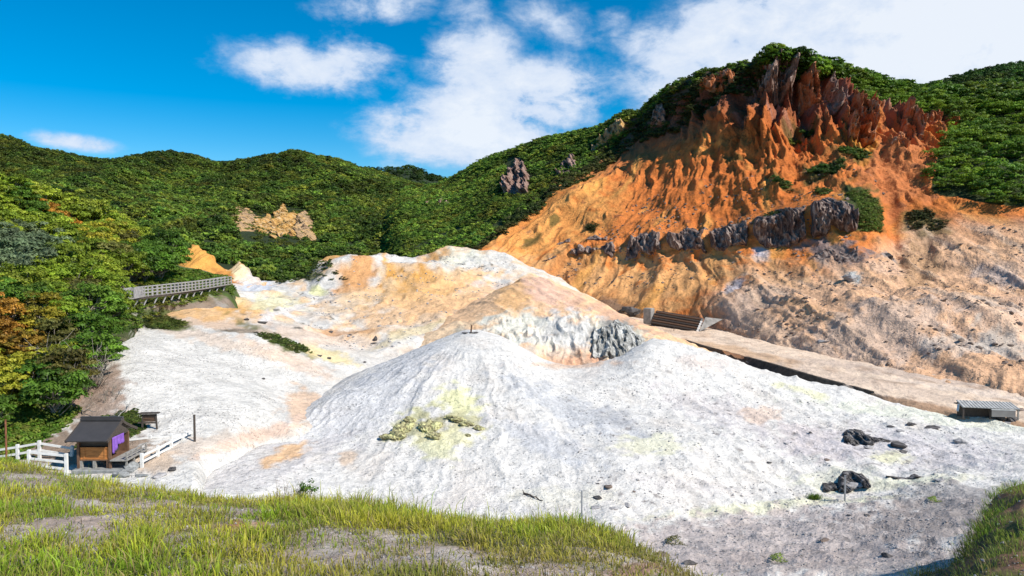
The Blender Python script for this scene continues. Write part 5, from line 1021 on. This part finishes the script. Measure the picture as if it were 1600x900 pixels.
def column(w, h, seed, point=.35, depth=.8, lean=(0, 0)):
    nr, ns = 34, 36; t = np.linspace(0, 1, nr)[:, None]; a = np.linspace(0, 2 * math.pi, ns + 1)[None, :-1] + 0 * t
    ca, sa = np.cos(a), np.sin(a); prof = (1 - (1 - point) * t ** 1.8) * np.sqrt(np.clip(1 - t ** 9, 0.0, 1))
    q = 1 + .55 * (ridged(ca * 1.5 + seed * 3.3, sa * 1.5, t * h / w * .35 + seed, 3) - .45) + .42 * fbm(ca * 1.8 + seed, sa * 1.8, t * h / w * 1.1, 5)
    top = h * (t * (1 + .25 * (fbm(ca * 1.3 + seed, sa * 1.3, seed + 0 * t, 3)) * t ** 2))
    X = np.stack([ca * prof * q * w / 2 + lean[0] * t, sa * prof * q * w / 2 * depth + lean[1] * t, top], -1); n = nr * ns
    i = np.arange(n).reshape(nr, ns); j = np.roll(i, -1, 1); Fq = np.stack([i[:-1], j[:-1], j[1:], i[1:]], -1).reshape(-1, 4)
    Vv = np.concatenate([X.reshape(-1, 3)]); return Vv, Fq
def outcrop(name, label, sheet, cols, mat, cat='rock outcrop', point=.35, depth=.8, sink=.25, group=None, lean=.25, wk=1.35):
    """cols: (px, py_base, py_top, width px)"""
    Vs, Fs, n0, org = [], [], 0, None
    for k, (px, pb, pt, w) in enumerate(cols):
        c = sheet.at(px, pb); d = c[1]; H = (pb - pt) / F * d; Wm = w * wk / F * d; sk = sink * H
        if org is None: org = c.copy()
        v, f = column(Wm, H + sk, px * .37 + k, point, depth, (0, lean * H)); v += np.array(c - org) + [0, -.1 * Wm, -sk]; Vs.append(v); Fs.append(f + n0); n0 += len(v)
    o = mesh_np(name, np.concatenate(Vs), np.concatenate(Fs), mat); o.location = org; return tag(o, label, cat, group)
def band(x0, x1, base, top, n, wj, seed):
    g = np.random.default_rng(seed); n = max(3, int(n * .75)); xs = np.linspace(x0, x1, n) + g.normal(size=n) * (x1 - x0) / n * .2
    return [(x, np.interp(x, *zip(*base)) + g.normal() * 2, np.interp(x, *zip(*top)) + abs(g.normal()) * 4, wj * (.8 + .8 * g.random())) for x in xs]
gb = [(830, 415), (880, 410), (930, 400), (1000, 408), (1060, 402), (1110, 398), (1170, 396), (1230, 388), (1260, 380), (1300, 366), (1345, 362)]
gt = [(830, 404), (880, 396), (930, 384), (980, 372), (1060, 364), (1110, 352), (1170, 340), (1210, 328), (1260, 318), (1300, 308), (1345, 322)]
def crust(label, sheet, x0, x1, base, top, amp, mat, seed, name='rock_outcrop', fx=2.6, fz=9.0, nup=1, rough=.9):
    """a jutting slab of hard rock: a piece of the slope pushed outward in ribs, rough-edged"""
    m = (sheet.px > x0 - 14) & (sheet.px < x1 + 14) & (sheet.py > min(q[1] for q in top) - 16) & (sheet.py < max(q[1] for q in base) + 16)
    ii, jj = np.where(m); i0, i1, j0, j1 = ii.min(), ii.max() + 1, jj.min(), jj.max() + 1
    def up(A_):
        n_ = A_.shape[0]; t = np.arange(0, n_ - .99, .5); a = np.floor(t).astype(int); b = np.minimum(a + 1, n_ - 1); f = (t - a).reshape(-1, 1, 1); A_ = A_[a] * (1 - f) + A_[b] * f
        n_ = A_.shape[1]; t = np.arange(0, n_ - .99, .5); a = np.floor(t).astype(int); b = np.minimum(a + 1, n_ - 1); f = (t - a).reshape(1, -1, 1); return A_[:, a] * (1 - f) + A_[:, b] * f
    Q = (np.concatenate([sheet.X, sheet.px[..., None], sheet.py[..., None]], -1)[i0:i1, j0:j1])
    for _ in range(nup): Q = up(Q)
    X = Q[..., :3]; px, py = Q[..., 3], Q[..., 4]; x, y, z = X[..., 0], X[..., 1], X[..., 2]
    yb = np.interp(px, *zip(*base)); yt = np.interp(px, *zip(*top)); e = fbm(x / 4, z / 4, seed, 4); e2 = fbm(x / 1.6, z / 7, seed + 3, 3)
    q_ = max(.35, min(1.0, (x1 - x0) / 60)); d = np.minimum.reduce([(py - yt) / (9 * q_) + .9 * e2 * q_, (yb - py) / (7 * q_), (px - x0) / (5 * q_), (x1 - px) / (5 * q_)]) + rough * e * q_
    k = sm(-.2, .9, d); rib = ridged(x / fx + .5 * e, z / fz, seed, 4); rib2 = ridged(x / 1.2, z / 3.5, seed + 5, 3)
    fr = np.clip((py - yt) / (yb - yt), 0, 1); prof = .35 + .9 * np.sin(np.clip(fr, 0, 1) * math.pi * .72 + .35)
    h = amp * (.25 + 1.15 * rib + .35 * (rib2 - .4)) * prof * k - 1.1 * (1 - k) + .25 * fbm(x / .8, z / .8, y, 4) * k
    X = X + np.array([-.25, -.92, .25]) * h[..., None]; f = grid_faces(*px.shape); keep = (k.ravel()[f].max(1) > .02); o = mesh_np(name, X.reshape(-1, 3), f[keep], mat, smooth=True)
    return tag(o, label, 'rock outcrop')
m_ogrey2 = outmat('dark_ribbed_rock', (.06, .035, .03), (.17, .115, .095), (.40, .32, .27), .9)
for i, (a, b, am, l) in enumerate([(838, 880, .8, 'lowest left scrap of the dark rock band on the orange cliff'), (884, 965, 1.3, 'low broken part of the dark rock band, second from its left'), (978, 1040, 2.0, 'grey ribbed part of the rock band above the white mound'), (1046, 1104, 2.4, 'ribbed grey part in the middle of the rock band'), (1110, 1172, 2.6, 'tall grey part of the rock band right of its middle'), (1182, 1262, 2.8, 'largest dark columnar part of the rock band'), (1268, 1340, 3.2, 'right end of the dark rock band under the green patch')]):
    crust(l, E, a, b, [(q[0], q[1] - 2) for q in gb], [(q[0], q[1] + 4) for q in gt], am * .85, m_ogrey2, 20 + i * 3, rough=1.7)
crust('dark crumbly rock at the lower middle of the tan slope', E, 1270, 1345, [(1270, 412), (1345, 412)], [(1270, 388), (1345, 386)], .7, m_ogrey2, 61, fx=3, fz=3)
crust('small dark rock step left on the orange flank', E, 868, 892, [(868, 381), (892, 380)], [(868, 373), (892, 370)], .7, m_ogrey2, 71)
crust('small dark rock step high on the orange flank', E, 918, 950, [(918, 382), (950, 378)], [(918, 370), (950, 366)], .9, m_ogrey2, 77)
crust('grey white craggy face at the right of the middle mound', D, 925, 1005, [(925, 560), (965, 566), (1005, 556)], [(925, 512), (965, 498), (1005, 516)], .8, outmat('grey_white_crag', (.10, .095, .08), (.34, .33, .30), (.62, .60, .56), 1.2), 81, fx=1.1, fz=2.0)
m_slab = outmat('black_layered_slab', (.03, .028, .026), (.09, .08, .075), (.30, .28, .27), 2.2)
for i, (l, x0, x1, b, t, am) in enumerate([('largest jagged dark slab outcrop on the right pale slope', 1316, 1366, 696, [(1316, 674), (1328, 668), (1345, 670), (1366, 684)], .7), ('low dark ledge joining the slab to the blocky black boulder', 1362, 1398, 694, [(1362, 678), (1380, 680), (1398, 684)], .5),
 ('big dark tilted slab outcrop behind the grey metal post', 1308, 1360, 764, [(1308, 734), (1316, 728), (1340, 735), (1360, 748)], .9), ('black flat ledge left of the tilted slab', 1284, 1314, 762, [(1284, 742), (1300, 742), (1314, 746)], .4),
 ('long low grey ledge right of the metal post', 1382, 1450, 752, [(1382, 740), (1410, 738), (1430, 737), (1450, 744)], .45)]):
    crust(l, B, x0, x1, [(x0, b), (x1, b - 2)], t, am, m_slab, 200 + i * 3, fx=.8, fz=1.6, nup=2)
SPR = [  # label, sheet, base line, jagged top line, outward depth, material
 ('left tan block of the castle-like crag in the far wood', Fh, [(364, 352), (402, 352)], [(364, 330), (368, 322), (376, 321), (381, 326), (388, 323), (394, 328), (402, 338)], 5, m_otan),
 ('golden slope part in the middle of the castle-like crag', Fh, [(400, 352), (434, 366)], [(400, 340), (406, 336), (412, 342), (420, 332), (426, 340), (434, 344)], 4, m_ogold),
 ('tallest golden part of the castle-like crag', Fh, [(430, 360), (468, 360)], [(430, 334), (438, 326), (443, 314), (448, 326), (454, 334), (460, 328), (468, 340)], 5, m_ogold),
 ('right pointed part of the castle-like crag', Fh, [(468, 364), (494, 366)], [(468, 340), (473, 334), (479, 328), (484, 334), (494, 358)], 5, m_otan),
 ('small brown rock among the trees left of the castle-like crag', Fh, [(260, 338), (281, 340)], [(260, 332), (268, 318), (274, 315), (281, 330)], 4, m_obr), ('smallest reddish rock at the left in the far wood', Fh, [(232, 326), (248, 328)], [(232, 316), (240, 314), (248, 322)], 3, m_ored),
 ('pink brown cone rock in the far wood right of the crag', Fh, [(594, 352), (616, 353)], [(594, 348), (604, 328), (608, 330), (616, 350)], 4, m_obr), ('thin tan rock fins in the trees below the skyline notch', E, [(668, 328), (706, 322)], [(668, 316), (676, 310), (684, 320), (692, 306), (698, 316), (706, 308)], 3, m_obr),
 ('tall grey tan rock tower on the green ridge', E, [(786, 304), (828, 306)], [(786, 280), (796, 268), (804, 258), (812, 245), (820, 252), (828, 276)], 6, m_obr), ('bare brown rock rib on the green ridge right of the tower', E, [(864, 282), (902, 268)], [(864, 272), (874, 262), (884, 250), (896, 238), (902, 244)], 4, m_obr),
 ('brown rock slab high on the green ridge crest', E, [(924, 240), (976, 206)], [(924, 222), (940, 208), (954, 196), (964, 180), (976, 188)], 4, m_otan),
 ('tall brown pink pinnacle at the peak of the red cliff', E, [(1196, 160), (1242, 154)], [(1196, 132), (1206, 108), (1214, 92), (1226, 88), (1236, 98), (1242, 112)], 4.5, m_obr), ('narrow rib just left of the peak pinnacle', E, [(1176, 158), (1196, 148)], [(1176, 130), (1188, 108), (1196, 98)], 3, m_obr),
 ('dark red pinnacle right of the peak one', E, [(1250, 162), (1284, 170)], [(1250, 120), (1258, 104), (1266, 116), (1274, 122), (1284, 140)], 4, m_ored), ('grey red pinnacle above the orange gully head', E, [(1288, 176), (1312, 184)], [(1288, 138), (1296, 124), (1304, 140), (1312, 158)], 3.5, m_obr),
 ('tall twin orange spire standing against the trees', E, [(1322, 226), (1366, 226)], [(1322, 178), (1332, 142), (1339, 158), (1346, 141), (1354, 168), (1366, 205)], 6, m_ored), ('slim pale spire between the twin spire and the trees', E, [(1385, 188), (1400, 190)], [(1385, 172), (1392, 153), (1400, 174)], 3.5, m_obr),
 ('small cluster of red spires beside the right wood', E, [(1404, 224), (1442, 222)], [(1404, 200), (1412, 188), (1419, 202), (1427, 186), (1434, 196), (1442, 206)], 4, m_ored), ('blunt red rock at the edge of the right wood', E, [(1448, 208), (1470, 206)], [(1448, 180), (1458, 170), (1470, 180)], 4, m_ored),
 ('low red cone rock in the wide gully', E, [(1388, 240), (1420, 240)], [(1388, 234), (1404, 216), (1420, 232)], 3, m_ored), ('pale rock pair on the dark shaded left flank', E, [(1018, 202), (1040, 196)], [(1018, 182), (1026, 164), (1034, 160), (1040, 176)], 3, m_obr), ('red brown rib high on the shaded flank', E, [(1106, 146), (1150, 146)], [(1106, 124), (1120, 110), (1136, 108), (1150, 116)], 3, m_ored)]
for i, (l, sh, ba, tp, am, mt) in enumerate(SPR): crust(l, sh, ba[0][0], ba[-1][0], [(q[0], q[1] + (10 if i < 4 else 0)) for q in ba], tp, am * (1.1 if i < 4 else 1), mt, 100 + i * 3, 'rock_spire' if sh is E and ba[0][0] > 1100 else 'rock_outcrop', fx=5.0 if sh is Fh else 3.2, fz=30 if sh is Fh else 14, nup=2 if sh is Fh else 1)
for (l, px, py, w, mt) in [('pale greenish lone boulder on the tan slope', 1330, 436, 28, m_rockgr), ('dark rock in the foot of the orange chute', 1388, 402, 24, m_rock), ('dark hole-like rock left of the stepped wall', 992, 488, 34, m_rock), ('dark rock low at the cliff foot near the stepped wall', 980, 484, 22, m_rock), ('dark round boulder on the lower grey slope', 1287, 534, 18, m_rockgr)]:
    rock('boulder', l, E, px, py, w, .9, mt)

# ---------------------------------------------------------------- loose stones, twigs 
def gravel(name, label, sets, mat):
    base = []; import bmesh
    for s in range(5):
        bm = bmesh.new(); bmesh.ops.create_icosphere(bm, subdivisions=1, radius=1.0); g = np.random.default_rng(s)
        v = np.array([q.co[:] for q in bm.verts]) * (1 + .25 * g.normal(size=(len(bm.verts), 1))); base.append((v, np.array([[q.index for q in f.verts] for f in bm.faces]))); bm.free()
    Vs, Fs, n0 = [], [], 0
    for (p, s) in sets:
        for i in range(len(p)):
            v, f = base[i % 5]; a = rng.random() * 6.28; c, q = math.cos(a), math.sin(a); w = v * s[i] * [1, .75, .55]; w = np.stack([w[:, 0] * c - w[:, 1] * q, w[:, 0] * q + w[:, 1] * c, w[:, 2]], -1) + p[i] + [0, 0, s[i] * .2]
            Vs.append(w); Fs.append(f + n0); n0 += len(v)
    o = mesh_np(name, np.concatenate(Vs), np.concatenate(Fs), mat, smooth=False); return tag(o, label, 'stones', kind='stuff')
def clustered(sheet, n, poly, thr, sc):
    p, a, b = sheet.sample(n, poly); k = fbm(p[:, 0] / sc, p[:, 1] / sc, 3, 3) > thr; return p[k]
S1 = []
p = clustered(B, 5200, [(880, 600), (1060, 560), (1500, 670), (1600, 720), (1480, 860), (1000, 880), (900, 760)], .0, 3.5); S1.append((p, .035 + .09 * rng.random(len(p)) ** 4))
p = clustered(B, 2600, [(560, 600), (735, 530), (900, 590), (900, 800), (400, 780)], .15, 4); S1.append((p, .03 + .06 * rng.random(len(p)) ** 3))
p = clustered(V, 2600, [(240, 700), (200, 520), (480, 560), (450, 660), (280, 740)], .15, 4); S1.append((p, .03 + .05 * rng.random(len(p)) ** 3))
p = clustered(V, 2600, [(400, 500), (540, 430), (700, 400), (820, 400), (760, 500), (560, 560)], .1, 6); S1.append((p, .07 + .22 * rng.random(len(p)) ** 3))
gravel('loose_stones', 'small loose dark stones strewn over the pale slopes', S1, m_rockgr)
S2 = []; p = clustered(E, 1500, [(1080, 500), (1180, 420), (1380, 400), (1600, 340), (1600, 600), (1300, 560)], .0, 9); S2.append((p, .12 + .42 * rng.random(len(p)) ** 4))
p = clustered(E, 2400, [(860, 430), (1000, 300), (1300, 260), (1420, 300), (1300, 400), (1080, 470)], .05, 9); S2.append((p, .14 + .45 * rng.random(len(p)) ** 4))
gravel('cliff_rubble', 'brown rubble scattered over the cliff and tan slope', S2, m_rockbr)
S3 = []; p = clustered(A, 14000, [(0, 730), (1130, 820), (1130, 1000), (0, 1000)], .0, 1.2); S3.append((p, .006 + .03 * rng.random(len(p)) ** 3)); p = clustered(A2, 1500, None, .1, 2); S3.append((p, .02 + .06 * rng.random(len(p)) ** 3))
p = clustered(B, 5000, [(1000, 860), (1200, 790), (1480, 760), (1500, 900), (1020, 900)], -.05, 2); S3.append((p, .02 + .07 * rng.random(len(p)) ** 4))
gravel('bank_pebbles', 'grey pebbles on the bare soil of the near bank', S3, m_rockgr)
def branch(name, label, pts, r, mat, extra=()):
    br = [(np.array(pts), np.linspace(r, r * .4, len(pts)))] + [(np.array(e), np.linspace(r * .6, r * .25, len(e))) for e in extra]; v, f = tubes(br, 6); o = mesh_np(name, v, f, mat); return tag(o, label, 'branch')
for (l, a, b, r) in [('bleached dead branch above the shrine roof', (120, 640), (150, 655), .05), ('bleached branch leaning toward the notice board', (178, 660), (208, 634), .05), ('second bleached branch behind the shrine roof', (165, 650), (190, 655), .04)]:
    a = V.at(*a); b = V.at(*b); b.z += .5; branch('dead_branch', l, crook(a, b, 7, .08), r, m_grwood, [crook(a.lerp(b, .5), a.lerp(b, .5) + Vector((.3, 0, .5)), 4, .05)])
a = B.at(818, 773); branch('dead_branch', 'dark dead branch lying on the gravel beyond the grass', crook(a, B.at(848, 784), 7, .06) + [0, 0, .06], .07, m_dkwood, [crook(a, a + Vector((-.1, 0, .3)), 4, .02)])
# leafy bush and dry stalks on the bank crest
q, f, c = leaves(clumps(16, .24, .26, .34), np.full(16, .10), 34, .045, .9); r = empty('small_bush', A.at(481, 790)); tag(r, 'small leafy bush sticking up above the grass crest', 'bush')
r.location.z -= .08; r.scale = (.8, .8, .95); mesh_np('foliage', q, f, L_green, c, smooth=False, parent=r); v, f = tubes([(crook((0, 0, -.1), (.1 * math.cos(k), .1 * math.sin(k), .45), 5, .02), np.linspace(.012, .004, 5)) for k in range(6)], 4); mesh_np('stem', v, f, M_bark, parent=r)
n = 60; base = np.array([A.at(rnd.uniform(432, 470), 789) for _ in range(n)]); blades(base, rng.normal(size=(n, 2)) * .15 + [.18, 0], .35 + .3 * rng.random(n), np.full(n, .007), np.tile([.30, .22, .15], (n, 1)) * (.7 + .5 * rng.random((n, 1))), 'dry_stalks', 'dry brown grass stalks left of the small bush')
n = 60; base = np.array([A.at(rnd.uniform(545, 590), 802) for _ in range(n)]); blades(base, rng.normal(size=(n, 2)) * .25, .25 + .2 * rng.random(n), np.full(n, .006), np.tile([.40, .20, .12], (n, 1)) * (.7 + .5 * rng.random((n, 1))), 'russet_stalks', 'russet dry stalks on the grass crest right of the bush')
p_ = B.at(1272, 779); T = [np.tile(p_, (260, 1)) + rng.normal(size=(260, 3)) * [.22, .15, .02], rng.normal(size=(260, 2)) * .35, .18 + .3 * rng.random(260), np.full(260, .03), np.tile([.14, .22, .03], (260, 1)) * (.6 + .7 * rng.random((260, 1)))]
blades(*T, 'grass_tuft', 'single green grass tuft alone on the grey gravel slope', 'grass tuft', kind=None)
q, f, c = leaves(clumps(14, .9, .4, .2), np.full(14, .3), 30, .12, .6)
for (px, py, s, l) in [(1465, 782, .5, 'low green tuft left of the right grass bank'), (1222, 876, .55, 'low green clump at the bottom edge of the gravel'), (1060, 850, .7, 'brown low bush in the gully right of the bank')]:
    o = mesh_np('low_bush', q, f, L_olive if px == 1060 else L_light, c, smooth=False); o.location = B.at(px, py); o.scale = (s, s, s * .8); tag(o, l, 'bush')
